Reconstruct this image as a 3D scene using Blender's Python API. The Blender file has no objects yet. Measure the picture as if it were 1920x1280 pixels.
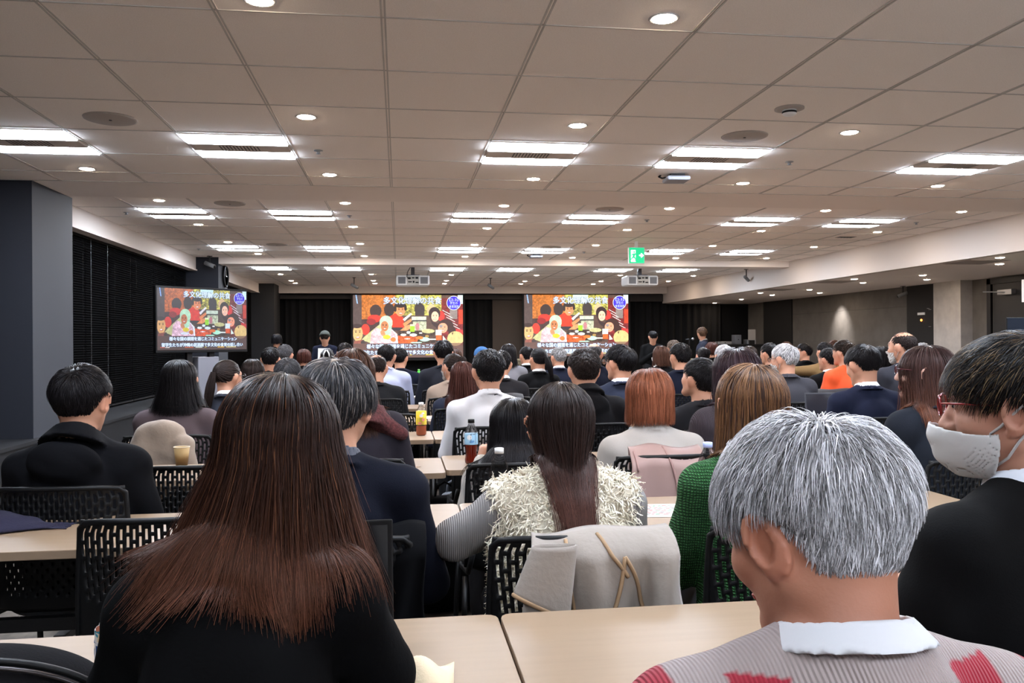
import bpy, math, random
import numpy as np
from mathutils import Matrix, Vector
random.seed(7); rng = np.random.default_rng(11)
R = math.radians
SC = bpy.context.scene
# ------------------------------------------------------------------ camera, world, exposure
CAMZ = 1.30; F = 1540.0; YAW = R(7.84); ROLL = 0.0066
_r = np.array([math.cos(YAW), -math.sin(YAW), 0.0]); _z = np.array([0, 0, 1.0])
FW = np.array([math.sin(YAW), math.cos(YAW), 0.0])
CR = math.cos(ROLL)*_r - math.sin(ROLL)*_z; CU = math.cos(ROLL)*_z + math.sin(ROLL)*_r
cam = bpy.data.cameras.new('camera'); camo = bpy.data.objects.new('camera', cam)
SC.collection.objects.link(camo)
cam.sensor_width = 36; cam.lens = 36*F/1920; cam.clip_start = 0.05; cam.clip_end = 100
M = Matrix.Identity(4)
for i in range(3):
    M[i][0] = CR[i]; M[i][1] = CU[i]; M[i][2] = -FW[i]
M[2][3] = CAMZ
camo.matrix_world = M
SC.camera = camo
W = bpy.data.worlds.new('world'); SC.world = W; W.use_nodes = True
W.node_tree.nodes['Background'].inputs[0].default_value = (0.05, 0.06, 0.09, 1)
W.node_tree.nodes['Background'].inputs[1].default_value = 0.02
SC.view_settings.view_transform = 'Standard'; SC.view_settings.look = 'None'
SC.view_settings.exposure = 0.54; SC.view_settings.gamma = 1.0
SC.view_settings.use_curve_mapping = False
try:
    SC.cycles.max_bounces = 6; SC.cycles.diffuse_bounces = 4; SC.cycles.transparent_max_bounces = 12
    SC.cycles.sample_clamp_indirect = 4.0; SC.cycles.use_denoising = True
except Exception: pass
def ray(px, py):
    d = FW + CR*((px-960)/F) + CU*((640-py)/F); return d
def onY(px, py, Y):
    d = ray(px, py); return d*(Y/d[1]) + np.array([0, 0, CAMZ])
def onZ(px, py, Z):
    d = ray(px, py); t = (Z-CAMZ)/d[2]; return d*t + np.array([0, 0, CAMZ])
def onX(px, py, X):
    d = ray(px, py); return d*(X/d[0]) + np.array([0, 0, CAMZ])
# ------------------------------------------------------------------ heights and planes
HC1 = CAMZ + 1.205; HC2 = CAMZ + 1.285; HBEAM = CAMZ + 1.19; HR = CAMZ + 0.90
TZ = 0.72; XP = -2.66; XB = -3.12; XF = 6.36; XR = 8.68; YFRONT = 19.3
ROWS = [1.74, 2.95, 4.2, 5.38, 6.52, 7.68, 8.84, 9.95, 11.0, 12.1]
# ------------------------------------------------------------------ materials
def srgb(c):
    return tuple(((x/255)/12.92 if x/255 <= .04045 else ((x/255+.055)/1.055)**2.4) for x in c)
MATS = {}
def mat(name, c, rough=.6, metal=0, spec=.5, emis=None, estr=0, noise=0, nscale=30, bump=0, bscale=60, sheen=0, trans=0, ior=1.45, alpha=1, coat=0, wave=None, attr=None, sss=0, rnd=0, tint=0):
    if name in MATS: return MATS[name]
    m = bpy.data.materials.new(name); m.use_nodes = True; nt = m.node_tree; b = nt.nodes['Principled BSDF']
    c = srgb(c); I = b.inputs
    I['Base Color'].default_value = (*c, 1); I['Roughness'].default_value = rough; I['Metallic'].default_value = metal
    I['Specular IOR Level'].default_value = spec; I['IOR'].default_value = ior
    I['Transmission Weight'].default_value = trans; I['Alpha'].default_value = alpha
    I['Coat Weight'].default_value = coat; I['Sheen Weight'].default_value = sheen
    if sss:
        I['Subsurface Weight'].default_value = sss; I['Subsurface Radius'].default_value = (.012, .005, .003); I['Subsurface Scale'].default_value = 1
    L = nt.links
    if emis is not None:
        I['Emission Color'].default_value = (*srgb(emis), 1); I['Emission Strength'].default_value = estr
    tc = None
    if noise or bump or wave:
        tc = nt.nodes.new('ShaderNodeTexCoord')
    last = None
    if attr:
        a = nt.nodes.new('ShaderNodeAttribute'); a.attribute_name = attr; last = a.outputs['Color']; L.new(last, I['Base Color'])
        if tint:
            gm = nt.nodes.new('ShaderNodeGamma'); gm.inputs[1].default_value = tint; L.new(last, gm.inputs[0]); L.new(gm.outputs[0], I['Specular Tint'])
    if noise:
        n = nt.nodes.new('ShaderNodeTexNoise'); n.inputs['Scale'].default_value = nscale; n.inputs['Detail'].default_value = 5
        L.new(tc.outputs['Object'], n.inputs['Vector'])
        mr = nt.nodes.new('ShaderNodeMapRange'); mr.inputs[1].default_value = .3; mr.inputs[2].default_value = .7
        mr.inputs[3].default_value = 1-noise; mr.inputs[4].default_value = 1+noise; L.new(n.outputs['Fac'], mr.inputs[0])
        mx = nt.nodes.new('ShaderNodeVectorMath'); mx.operation = 'SCALE'
        if last is not None: L.new(last, mx.inputs[0])
        else: mx.inputs[0].default_value = c
        L.new(mr.outputs[0], mx.inputs['Scale']); L.new(mx.outputs[0], I['Base Color'])
    if bump or wave:
        bp = nt.nodes.new('ShaderNodeBump'); bp.inputs['Strength'].default_value = bump or 1; bp.inputs['Distance'].default_value = .004
        if wave:
            w = nt.nodes.new('ShaderNodeTexWave'); w.bands_direction = wave[0]; w.inputs['Scale'].default_value = wave[1]
            w.inputs['Distortion'].default_value = wave[2]; w.inputs['Detail'].default_value = 1
            L.new(tc.outputs['Object'], w.inputs['Vector']); L.new(w.outputs['Fac'], bp.inputs['Height'])
        else:
            n2 = nt.nodes.new('ShaderNodeTexNoise'); n2.inputs['Scale'].default_value = bscale; n2.inputs['Detail'].default_value = 4
            L.new(tc.outputs['Object'], n2.inputs['Vector']); L.new(n2.outputs['Fac'], bp.inputs['Height'])
        L.new(bp.outputs[0], I['Normal'])
    MATS[name] = m; return m
# ------------------------------------------------------------------ object helpers
COL = SC.collection
def prop(o, label=None, cat=None, group=None, kind=None):
    if label: o['label'] = label
    if cat: o['category'] = cat
    if group: o['group'] = group
    if kind: o['kind'] = kind
    return o
def thing(name, label, cat, loc=(0, 0, 0), rz=0, group=None):
    o = bpy.data.objects.new(name, None); COL.objects.link(o); o.location = loc; o.rotation_euler = (0, 0, rz)
    o.empty_display_size = .05
    return prop(o, label, cat, group)
def rawmesh(name, V, F, mats, smooth=True, mi=None, col=None, cdom='POINT'):
    me = bpy.data.meshes.new(name)
    V = np.asarray(V, dtype=np.float32)
    if isinstance(F, np.ndarray):
        nf, k = F.shape; tot = np.full(nf, k, dtype=np.int32); lv = F.astype(np.int32).ravel()
    else:
        nf = len(F); tot = np.array([len(f) for f in F], dtype=np.int32); lv = np.array([i for f in F for i in f], dtype=np.int32)
    me.vertices.add(len(V)); me.vertices.foreach_set('co', V.ravel())
    me.loops.add(len(lv)); me.loops.foreach_set('vertex_index', lv)
    me.polygons.add(nf); st = np.zeros(nf, dtype=np.int32); st[1:] = np.cumsum(tot)[:-1]
    me.polygons.foreach_set('loop_start', st); me.polygons.foreach_set('loop_total', tot)
    if not isinstance(mats, (list, tuple)): mats = [mats]
    for m in mats: me.materials.append(m)
    if mi is not None: me.polygons.foreach_set('material_index', np.asarray(mi, dtype=np.int32))
    me.update(calc_edges=True)
    me.polygons.foreach_set('use_smooth', np.full(nf, bool(smooth)))
    if col is not None:
        a = me.color_attributes.new('Col', 'FLOAT_COLOR', cdom)
        c = np.ones((len(col), 4), dtype=np.float32); c[:, :3] = col; a.data.foreach_set('color', c.ravel())
    me.update()
    return me
def link(name, me, parent=None, **kw):
    o = bpy.data.objects.new(name, me); COL.objects.link(o)
    if parent is not None: o.parent = parent
    return prop(o, **kw)
class MB:
    def __init__(s): s.V = []; s.F = []; s.mi = []
    def add(s, V, F, mi=0, T=None):
        n = len(s.V); V = [tuple(v) for v in V]
        if T is not None: V = [tuple(T @ Vector(v)) for v in V]
        s.V += V; s.F += [tuple(i+n for i in f) for f in F]; s.mi += [mi]*len(F); return s
    def box(s, a, b, mi=0, T=None):
        x0, y0, z0 = a; x1, y1, z1 = b
        return s.add([(x0,y0,z0),(x1,y0,z0),(x1,y1,z0),(x0,y1,z0),(x0,y0,z1),(x1,y0,z1),(x1,y1,z1),(x0,y1,z1)],
                     [(0,3,2,1),(4,5,6,7),(0,1,5,4),(1,2,6,5),(2,3,7,6),(3,0,4,7)], mi, T)
    def prism(s, poly, z0, z1, mi=0, T=None):
        n = len(poly); V = [(x, y, z0) for x, y in poly]+[(x, y, z1) for x, y in poly]
        Fc = [tuple(range(n-1, -1, -1)), tuple(range(n, 2*n))]+[(i, (i+1) % n, n+(i+1) % n, n+i) for i in range(n)]
        return s.add(V, Fc, mi, T)
    def lathe(s, prof, n=24, c=(0, 0, 0), mi=0, T=None):
        V = []; Fc = []
        for r, z in prof:
            for k in range(n):
                a = 2*math.pi*k/n; V.append((c[0]+r*math.cos(a), c[1]+r*math.sin(a), c[2]+z))
        for i in range(len(prof)-1):
            for k in range(n):
                a = i*n+k; b = i*n+(k+1) % n; Fc.append((a, b, b+n, a+n))
        if prof[0][0] > 1e-5: Fc.append(tuple(range(n-1, -1, -1)))
        if prof[-1][0] > 1e-5: Fc.append(tuple((len(prof)-1)*n+k for k in range(n)))
        return s.add(V, Fc, mi, T)
    def cyl(s, a, b, r, n=12, mi=0, r2=None):
        return s.tube([a, b], [r, r if r2 is None else r2], n, mi)
    def tube(s, pts, r, n=8, mi=0, closed=False):
        P = [Vector(p) for p in pts]; m = len(P)
        rs = r if isinstance(r, (list, tuple)) else [r]*m
        V = []; Fc = []; up = None
        for i in range(m):
            if closed: t = P[(i+1) % m]-P[i-1]
            else: t = P[min(i+1, m-1)]-P[max(i-1, 0)]
            t.normalize()
            if up is None:
                up = t.orthogonal().normalized()
            else:
                up = (up-t*up.dot(t)).normalized()
            sd = t.cross(up)
            for k in range(n):
                a = 2*math.pi*k/n; V.append(P[i]+(up*math.cos(a)+sd*math.sin(a))*rs[i])
        for i in range(m if closed else m-1):
            for k in range(n):
                a = i*n+k; b = i*n+(k+1) % n; j = (i+1) % m
                Fc.append((a, b, j*n+(k+1) % n, j*n+k))
        if not closed: Fc += [tuple(range(n-1, -1, -1)), tuple((m-1)*n+k for k in range(n))]
        return s.add(V, Fc, mi)
    def grid(s, fn, nu, nv, mi=0, hole=None):
        V = [fn(i/nu, j/nv) for j in range(nv+1) for i in range(nu+1)]; Fc = []
        for j in range(nv):
            for i in range(nu):
                if hole and hole(i, j): continue
                a = j*(nu+1)+i; Fc.append((a, a+1, a+nu+2, a+nu+1))
        return s.add(V, Fc, mi)
    def build(s, name, mats, parent=None, smooth=False, bevel=0, solid=0, sub=0, off=0, **kw):
        me = rawmesh(name, s.V, s.F, mats, smooth, s.mi)
        o = link(name, me, parent, **kw)
        if solid:
            m = o.modifiers.new('solid', 'SOLIDIFY'); m.thickness = solid; m.offset = off
        if bevel:
            m = o.modifiers.new('bevel', 'BEVEL'); m.width = bevel; m.segments = 2; m.limit_method = 'ANGLE'; m.angle_limit = R(40)
        if sub:
            m = o.modifiers.new('sub', 'SUBSURF'); m.levels = sub; m.render_levels = sub
        return o
def children(o): return [c for c in o.children]
def copytree(o, parent=None):
    c = o.copy(); COL.objects.link(c)
    if parent is not None: c.parent = parent
    for ch in children(o): copytree(ch, c)
    return c
def textmesh(s, size, bold=0.0, align='CENTER', sx=1.0):
    cu = bpy.data.curves.new('t', 'FONT'); cu.body = s; cu.size = size; cu.align_x = align; cu.align_y = 'CENTER'; cu.offset = bold
    cu.resolution_u = 2
    ob = bpy.data.objects.new('t', cu); COL.objects.link(ob)
    dg = bpy.context.evaluated_depsgraph_get(); dg.update()
    me = ob.evaluated_get(dg).to_mesh()
    V = [(v.co.x*sx, v.co.y, 0) for v in me.vertices]; Fc = [tuple(p.vertices) for p in me.polygons]
    ob.evaluated_get(dg).to_mesh_clear(); COL.objects.unlink(ob); bpy.data.objects.remove(ob); bpy.data.curves.remove(cu)
    return V, Fc
# ------------------------------------------------------------------ room materials
m_ceil = mat('ceiling_board', (247, 240, 234), .9, noise=.06, nscale=220)
m_grid = mat('ceiling_grid', (190, 186, 182), .6)
m_gyp = mat('gypsum', (240, 232, 226), .85)
m_fascia = mat('fascia_paint', (206, 197, 190), .85)
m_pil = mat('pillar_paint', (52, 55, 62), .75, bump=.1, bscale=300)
m_black = mat('black_wall', (15, 15, 17), .8, spec=.2)
m_curtain = mat('black_panel', (13, 13, 15), .7)
m_metal_dk = mat('dark_metal', (22, 22, 24), .45, .3)
m_blackpl = mat('black_plastic', (11, 11, 12), .5, spec=.28)
m_white = mat('white_plastic', (225, 225, 225), .5)
m_panel = mat('panel_light', (255, 255, 255), emis=(226, 238, 255), estr=46)
m_down = mat('downlight_glow', (255, 255, 255), emis=(255, 230, 204), estr=215)
m_sil = mat('grey_metal', (150, 152, 155), .35, .7)
# ================================================================== SETTING
def struct(name, mb, mats, parent=None, **kw):
    o = mb.build(name, mats, parent, **kw)
    if parent is None: o['kind'] = 'structure'
    return o
YB = -3.2
m_carpet = mat('carpet', (104, 96, 88), .95, noise=.35, nscale=14, bump=.4, bscale=250)
b = MB(); b.box((-3.4, YB, -.1), (XR+1.8, YFRONT+.6, 0)); struct('floor', b, m_carpet)
# ceiling: three boards at two heights with beams between them
b = MB()
b.box((-3.3, YB, HC1), (XR+1.8, 6.44, HC1+.1))
b.box((-3.3, 7.12, HC2), (XF+.02, 12.75, HC2+.1)); b.box((-3.3, 13.15, HC2), (XF+.02, YFRONT, HC2+.1))
struct('ceiling', b, m_ceil)
b = MB(); b.box((-3.3, 6.44, HC1), (XR+1.8, 7.12, HC2+.1)); struct('trim_1', b, m_gyp)
b = MB(); b.box((-3.3, 12.75, HBEAM), (XF, 13.15, HC2+.1)); struct('trim_2', b, m_gyp)
b = MB(); b.box((-3.3, 18.95, CAMZ+1.12), (XF, 19.1, HC2+.1)); struct('trim_3', b, m_fascia)
b = MB(); b.box((XF, YB, HR), (XF+.12, YFRONT, HC2)); struct('trim_4', b, m_fascia)
b = MB(); b.box((XF+.12, YB, HR), (XR+1.8, YFRONT+.3, HR+.1)); struct('trim_5', b, m_gyp)
for i, (y0, y1) in enumerate(((7.15, 12.76), (13.36, 18.3))):
    b = MB(); b.box((-3.06, y0, CAMZ+1.1), (-2.98, y1, HC2)); b.box((-3.15, y0, CAMZ+1.08), (-2.96, y1, CAMZ+1.1)); struct('trim_%d' % (6+i), b, m_fascia)
# grid of T bars in the suspended ceiling
b = MB()
def tb(x0, y0, x1, y1, z):
    b.box((x0, y0, z-.003), (x1, y1, z+.001))
k0 = -5
for k in range(-5, 16):
    x = -.05+.6*k
    if x > -3.2:
        for (y0, y1, z) in ((YB, 6.43, HC1), (7.13, 12.74, HC2), (13.16, 18.94, HC2)):
            if z == HC2 and (x > XF or x < -2.98): continue
            if k % 2 == 0 or 1:
                tb(x-.0105, y0, x-.0035, y1, z); tb(x+.0035, y0, x+.0105, y1, z)
for j in range(-6, 10):
    y = .68+.6*j
    if YB < y < 6.3: tb(-3.2, y-.004, XR+1.7, y+.004, HC1)
for j in range(-1, 19):
    y = 8.14+.6*j
    if 7.2 < y < 12.7 or 13.2 < y < 18.9: tb(-2.97, y-.004, XF, y+.004, HC2)
tb(-3.2, 6.425, XR+1.7, 6.44, HC1)
struct('trim_8', b, m_grid)
# walls
b = MB(); b.box((-3.4, YB, 0), (-3.3, YFRONT+.5, HC2+.1)); struct('wall_left', b, m_black)
b = MB(); b.box((-3.4, YB-.1, 0), (XR+1.8, YB, HC2+.1)); struct('wall_back', b, mat('back_wall_paint', (225, 220, 214), .9))
b = MB(); b.box((-3.3, YFRONT+.3, 0), (XR, YFRONT+.5, HC2+.1)); struct('wall_front', b, m_black)
m_conc = mat('concrete_panel', (88, 84, 80), .8, noise=.14, nscale=5, bump=.15, bscale=60)
yA = onX(1434, 600, XR)[1]; yB2 = onX(1486, 600, XR)[1]; yC = onX(1704, 600, XR)[1]; yD = onX(1761, 600, XR)[1]
yE = onX(1799, 600, XR-.12)[1]; yG = onX(1909, 600, XR)[1]
b = MB()
# concrete slabs with fine joints, each course a little apart
for (ya, yb) in ((yB2, yC), (yA, YFRONT+.3)):
    for z0 in (0, .62, 1.24, 1.86):
        z1 = min(z0+.617, HR)
        n = max(1, round((yb-ya)/1.5)); 
        for q in range(n):
            b.box((XR, ya+(yb-ya)*q/n+.003, z0), (XR+.1, ya+(yb-ya)*(q+1)/n-.003, z1))
b.box((XR+.1, YB, 0), (XR+.2, YFRONT+.3, HR+.1))
struct('wall_right', b, m_conc)
b = MB(); b.box((XR-.1, yE, 0), (XR+.1, yD, HR)); struct('trim_9', b, mat('column_face', (168, 164, 160), .8, noise=.1, nscale=8))
b = MB(); b.box((XR-.01, YB, 0), (XR+.1, yG-.55, HR)); struct('trim_10', b, m_conc)
# black steel door with closer in a recess on the right
m_door = mat('black_door', (24, 24, 25), .5)
d = MB().box((XR+.02, yG-.35, 0), (XR+.08, yE-.55, 2.1)).build('door_1', m_door, kind='structure', bevel=.004)
MB().box((XR-.01, yG-.45, 0), (XR+.03, yG-.37, 2.18)).box((XR-.01, yE-.53, 0), (XR+.03, yE-.45, 2.18)).box((XR-.01, yG-.45, 2.1), (XR+.03, yE-.45, 2.18)).build('door_frame', m_metal_dk, d)
MB().box((XR-.05, yE-1.0, 1.93), (XR+.018, yE-.72, 2.0)).cyl((XR-.03, yE-.9, 1.96), (XR-.2, yE-.62, 1.98), .008).build('door_closer', m_sil, d)
MB().cyl((XR-.04, yG-.1, 1.0), (XR-.04, yG-.1, 1.13), .01).cyl((XR+.02, yG-.1, 1.12), (XR-.04, yG-.1, 1.12), .008).build('door_handle', m_sil, d)
p = MB().box((XR-.03, yB2-.01, 0), (XR+.06, yA+.01, HR)).build('wall_panel', m_curtain, label='tall matt black wall panel near the front of the concrete wall', cat='panel')
p = MB().box((XR-.03, yD-.01, 0), (XR+.06, yC+.01, HR)).build('wall_panel', m_curtain, label='tall black wall panel with a small white plate and orange lamp', cat='panel')
q = onX(1727, 588, XR-.04); MB().box((XR-.045, q[1]-.09, q[2]-.02), (XR-.03, q[1]+.09, q[2]+.02)).build('name_plate', m_white, p)
q = onX(1727, 600, XR-.04); MB().lathe([(0, 0), (.018, 0), (.018, .012), (0, .014)], 12, T=Matrix.Translation((XR-.03, q[1], q[2])) @ Matrix.Rotation(-math.pi/2, 4, 'Y')).build('indicator_lamp', mat('orange_glow', (255, 150, 60), emis=(255, 140, 50), estr=6), p)
b = MB()
for (xx, yy) in ((1744, 580), (1757, 577), (1744, 612), (1757, 612), (1741, 578)):
    q = onX(xx, yy, XR-.04); b.cyl((XR-.045, q[1]-.03, q[2]), (XR-.045, q[1]+.03, q[2]), .005)
b.build('bracket', m_sil, p)
# wall washer spot above the concrete wall
sp = bpy.data.lights.new('wall_washer', 'SPOT'); sp.energy = 105; sp.spot_size = R(66); sp.spot_blend = 1; sp.color = (1, .93, .88); sp.shadow_soft_size = .05
q = onX(1578, 560, XR); so = bpy.data.objects.new('wall_washer', sp); COL.objects.link(so); so.location = (XR-.4, q[1], HR-.03); so.rotation_euler = (0, R(-31), 0)
# pillars on the left
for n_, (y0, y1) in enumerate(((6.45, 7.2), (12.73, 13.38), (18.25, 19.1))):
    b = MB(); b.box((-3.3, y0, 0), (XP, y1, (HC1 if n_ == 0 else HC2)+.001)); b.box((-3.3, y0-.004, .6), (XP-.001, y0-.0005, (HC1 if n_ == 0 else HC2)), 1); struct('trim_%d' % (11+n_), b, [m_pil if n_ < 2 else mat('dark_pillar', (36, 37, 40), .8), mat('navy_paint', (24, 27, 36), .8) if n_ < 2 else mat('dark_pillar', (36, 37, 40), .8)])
b = MB(); b.box((-3.3, YB, 0), (-2.62, YFRONT, .585)); b.box((-3.3, YB, .585), (-2.6, YFRONT, .61)); struct('trim_14', b, mat('dark_ledge', (30, 31, 34), .5))
# front wall details: recessed black curtains, brown panel, side piers
def frontbox(name, x0, x1, y0, y1, Y, m, dep=.08, **kw):
    a = onY(x0, y1, Y); c = onY(x1, y0, Y)
    return MB().box((a[0], Y, max(0, a[2])), (c[0], Y+dep, c[2])).build(name, m, **kw)
o = frontbox('trim_15', 925, 983, 556, 800, 19.35, mat('brown_panel', (66, 58, 52), .8), kind='structure')
o = frontbox('trim_16', 500, 660, 552, 560, 19.25, mat('grey_band', (52, 48, 46), .8), kind='structure')
o = frontbox('trim_17', 870, 982, 552, 561, 19.25, mat('grey_band', (60, 54, 50), .8), kind='structure')
o = frontbox('trim_18', 1179, 1300, 552, 565, 19.25, mat('grey_band', (60, 54, 50), .8), kind='structure')
m_cur = mat('black_curtain', (12, 12, 14), .95)
def curtain(x0, x1, label):
    a = onY(x0, 700, 19.45)[0]; c = onY(x1, 700, 19.45)[0]; n = int((c-a)/.05)
    MB().grid(lambda u, v: (a+(c-a)*u, 19.45+.035*math.sin(u*n*1.7)+.01*math.sin(u*n*.6), .02+v*2.42), n*3, 1).build('stage_curtain', m_cur, smooth=True, label=label, cat='curtain')
curtain(536, 662, 'black stage curtain to the left of the left screen'); curtain(869, 924, 'narrow black curtain between left screen and brown wall panel')
curtain(1182, 1352, 'black stage curtain behind the two speakers on the right')
# ------------------------------------------------------------------ window blinds (closed, dark)
m_slat = mat('blind_slat', (7, 7, 8), .95, 0, spec=.03)
yb = [7.25, 8.05, 8.75, 9.45, 10.2, 11.05, 11.9, 12.7]
names = ['leftmost', 'second', 'third', 'fourth', 'fifth', 'sixth', 'last']
b0 = None
for i in range(7):
    t = thing('window_blind', 'black slatted window blind, %s of the row %s' % (names[i], 'beside the near grey pillar' if i < 2 else 'along the left wall'), 'blind', (XB, yb[i], 0), 0, 'black slatted blinds on the left wall')
    w = yb[i+1]-yb[i]-.02
    b = MB()
    for k in range(70):
        z = .66+k*.0245
        b.box((0, 0, z), (.022, w, z+.002), T=Matrix.Translation((0, 0, z)) @ Matrix.Rotation(R(52), 4, 'Y') @ Matrix.Translation((0, 0, -z)))
    b.build('slats', m_slat, t)
    MB().box((-.01, 0, CAMZ+1.075), (.04, w, CAMZ+1.095)).build('head_rail', m_metal_dk, t); MB().box((-.004, 0, .63), (.022, w, .645)).build('bottom_rail', m_metal_dk, t)
    b = MB(); b.cyl((.026, .1, .64), (.026, .1, 2.38), .0015, 4); b.cyl((.026, w-.1, .64), (.026, w-.1, 2.38), .0015, 4); b.build('cord', m_sil if i == 2 else m_blackpl, t)
for i, (y0, y1) in enumerate(((7.2, 12.7), (13.4, 18.2))):
    MB().box((-3.29, y0, .62), (-3.26, y1, 2.3)).build('window_%d' % (i+1), mat('night_glass', (5, 6, 9), .8, spec=.05), kind='structure')
b = MB()
for k in range(70):
    z = .66+k*.0245; b.box((XB, 13.4, z), (XB+.003, 18.1, z+.022))
b.build('window_blind', m_slat, label='black slatted blind beyond the pillar with the clock', cat='blind', group='black slatted blinds on the left wall')
# ------------------------------------------------------------------ ceiling fixtures
def make_fixture():
    t = thing('ceiling_light', 'x', 'ceiling light', (0, 0, 0), 0, 'twin strip ceiling lights')
    MB().box((0.005, .005, -.004), (.595, .595, 0)).box((.012, .2101, -.0125), (.588, .3849, -.004)).build('housing', m_fascia, t)
    for y in (.02, .385):
        MB().box((.012, y, -.012), (.588, y+.19, -.0041)).build('diffuser', m_panel, t)
    b = MB()
    for k in range(12): b.box((.18+k*.02, .24, -.0135), (.188+k*.02, .35, -.0126))
    b.build('grille', m_metal_dk, t)
    return t
cols = [-2.45, -1.25, .55, 1.75, 3.55, 4.75]
cn = ['leftmost', 'second from left', 'third from left', 'fourth from left', 'fifth from left', 'rightmost']
rowsF = [(-1.4, HC1, 'row behind the camera'), (1.75, HC1, 'row overhead'), (4.91, HC1, 'nearest visible row'), (8.16, HC2, 'second visible row'), (11.16, HC2, 'third row, before the cross beam'), (14.2, HC2, 'far row, past the cross beam')]
proto = None
for y, z, rn in rowsF:
    for i, x in enumerate(cols):
        if y < 2 and i == 0: continue
        o = make_fixture() if proto is None else copytree(proto); proto = proto or o
        o.location = (x, y, z); o['label'] = 'twin white strip ceiling light, %s in the %s' % (cn[i], rn)
dl1 = [(487, 2), (1245, 36), (574, 220), (1083, 236), (1593, 249), (163, 317), (618, 328), (1000, 336), (1393, 344), (1758, 349)]
dl2 = [(298, 376), (372, 421), (427, 454), (484, 476), (647, 381), (662, 425), (675, 457), (683, 480), (945, 386), (913, 428), (890, 459), (872, 481), (1255, 391), (1176, 431), (1117, 460), (1073, 483), (1548, 395), (1427, 433), (1336, 461), (1267, 484), (1803, 397), (1645, 435), (1526, 463), (1437, 484)]
dl3 = [(526, 514), (546, 526), (563, 536), (696, 514), (700, 526), (705, 536), (846, 515), (837, 526), (830, 536), (1006, 516), (984, 527), (966, 537), (1163, 516), (1127, 527), (1097, 537), (1300, 517), (1253, 527)]
dl4 = [(1875, 483), (1874, 495), (1730, 516), (1738, 524), (1602, 523), (1618, 530), (1518, 543), (1537, 549), (1426, 549), (1448, 553), (1390, 561), (1340, 568)]
def make_down():
    t = thing('downlight', 'x', 'downlight', (0, 0, 0), 0, 'round warm downlights')
    MB().lathe([(.044, -.001), (.052, -.004), (.058, -.001)], 24).build('trim_ring', m_white, t, smooth=True)
    MB().lathe([(0, -.009), (.025, -.008), (.04, -.005), (.045, -.002)], 24).build('lamp_disc', m_down, t)
    return t
proto = None; seen = []
for lst, z, nm in ((dl1, HC1, 'in the near ceiling'), (dl2, HC2, 'in the middle ceiling'), (dl3, HC2, 'in the far ceiling'), (dl4, HR, 'in the low soffit on the right')):
    for (px, py) in lst:
        q = onZ(px, py, z-.003)
        if nm == 'in the far ceiling': q = np.array([q[0], min(18.1, max(13.4, q[1])), q[2]])
        o = make_down() if proto is None else copytree(proto); proto = proto or o
        o.location = (q[0], q[1], z)
        side = 'far left' if px < 450 else 'left of centre' if px < 760 else 'at the centre' if px < 1050 else 'right of centre' if px < 1400 else 'far right'
        lab = 'round warm downlight %s, %s' % (nm, side); seen.append(lab); n = seen.count(lab)
        if n > 1: lab += ', %s along' % ['', '', 'second', 'third', 'fourth', 'fifth', 'sixth', 'seventh', 'eighth', 'ninth', 'tenth', 'eleventh', 'twelfth'][n]
        o['label'] = lab
for x, y, wh in ((-.6, -.6, 'behind the left shoulder of the camera'), (.8, 1.9, 'over the centre seam of the nearest table'), (2.3, .6, 'over the masked man'), (3.6, 1.9, 'above the right hand aisle'), (3.6, -1.6, 'in the back right corner'), (5.4, 1.5, 'by the right fascia')):   # downlights nearer than the frame shows
    o = copytree(proto); o.location = (x, y, HC1); o['label'] = 'round warm downlight overhead, '+wh
# round ceiling speakers, detectors, access points
m_spk = mat('speaker_grille', (168, 160, 154), .8, noise=.08, nscale=400)
for i, (px, py, z, r, lab) in enumerate(((207, 222, HC1, .135, 'round ceiling speaker, large and nearest on the left'), (1396, 255, HC1, .135, 'round ceiling speaker on the right above the strip light'), (431, 381, HC2, .14, 'round ceiling speaker just past the first beam, left'), (1143, 392, HC2, .14, 'round ceiling speaker just past the first beam, centre'), (519, 458, HC2, .14, 'small distant round ceiling speaker, left'), (1033, 463, HC2, .14, 'small distant round ceiling speaker, centre'))):
    q = onZ(px, py, z); t = thing('ceiling_speaker', lab, 'speaker', (q[0], q[1], z), 0, 'round ceiling speakers')
    MB().lathe([(r, 0), (r*.98, -.006), (r*.9, -.009), (0, -.009)], 40).build('grille', m_spk, t, smooth=True)
    MB().lathe([(0, -.012), (.008, -.012), (.008, -.009)], 10).build('badge', m_metal_dk, t)
q = onZ(1480, 203, HC1); t = thing('smoke_detector', 'round white smoke detector on the near ceiling', 'detector', (q[0], q[1], HC1))
MB().lathe([(.075, 0), (.075, -.006), (.06, -.01), (0, -.01)], 32).build('base_plate', m_spk, t, smooth=True)
MB().lathe([(.036, -.01), (.036, -.03), (.026, -.038), (0, -.04)], 24).build('sensor_head', m_white, t, smooth=True)
MB().lathe([(.0365, -.017), (.0375, -.019), (.0375, -.025), (.0365, -.027)], 24).build('vent_slot', m_blackpl, t)
for i, (px, py, z, lab) in enumerate(((597, 282, HC1, 'left'), (1480, 303, HC1, 'right'), (655, 404, HC2, 'centre left, past the first beam'), (1213, 412, HC2, 'centre right, past the first beam'), (237, 398, HC2, 'far left, past the first beam'), (1718, 417, HC2, 'far right'), (373, 466, HC2, 'by the fascia on the left'), (1095, 472, HC2, 'far centre'))):
    q = onZ(px, py, z); t = thing('sprinkler', 'tiny recessed ceiling sprinkler, %s' % lab, 'sprinkler', (q[0], q[1], z), 0, 'ceiling sprinklers')
    MB().lathe([(.028, 0), (.028, -.004), (.012, -.006), (.01, -.02), (.018, -.022), (0, -.024)], 16).build('head', m_sil, t, smooth=True)
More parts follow.
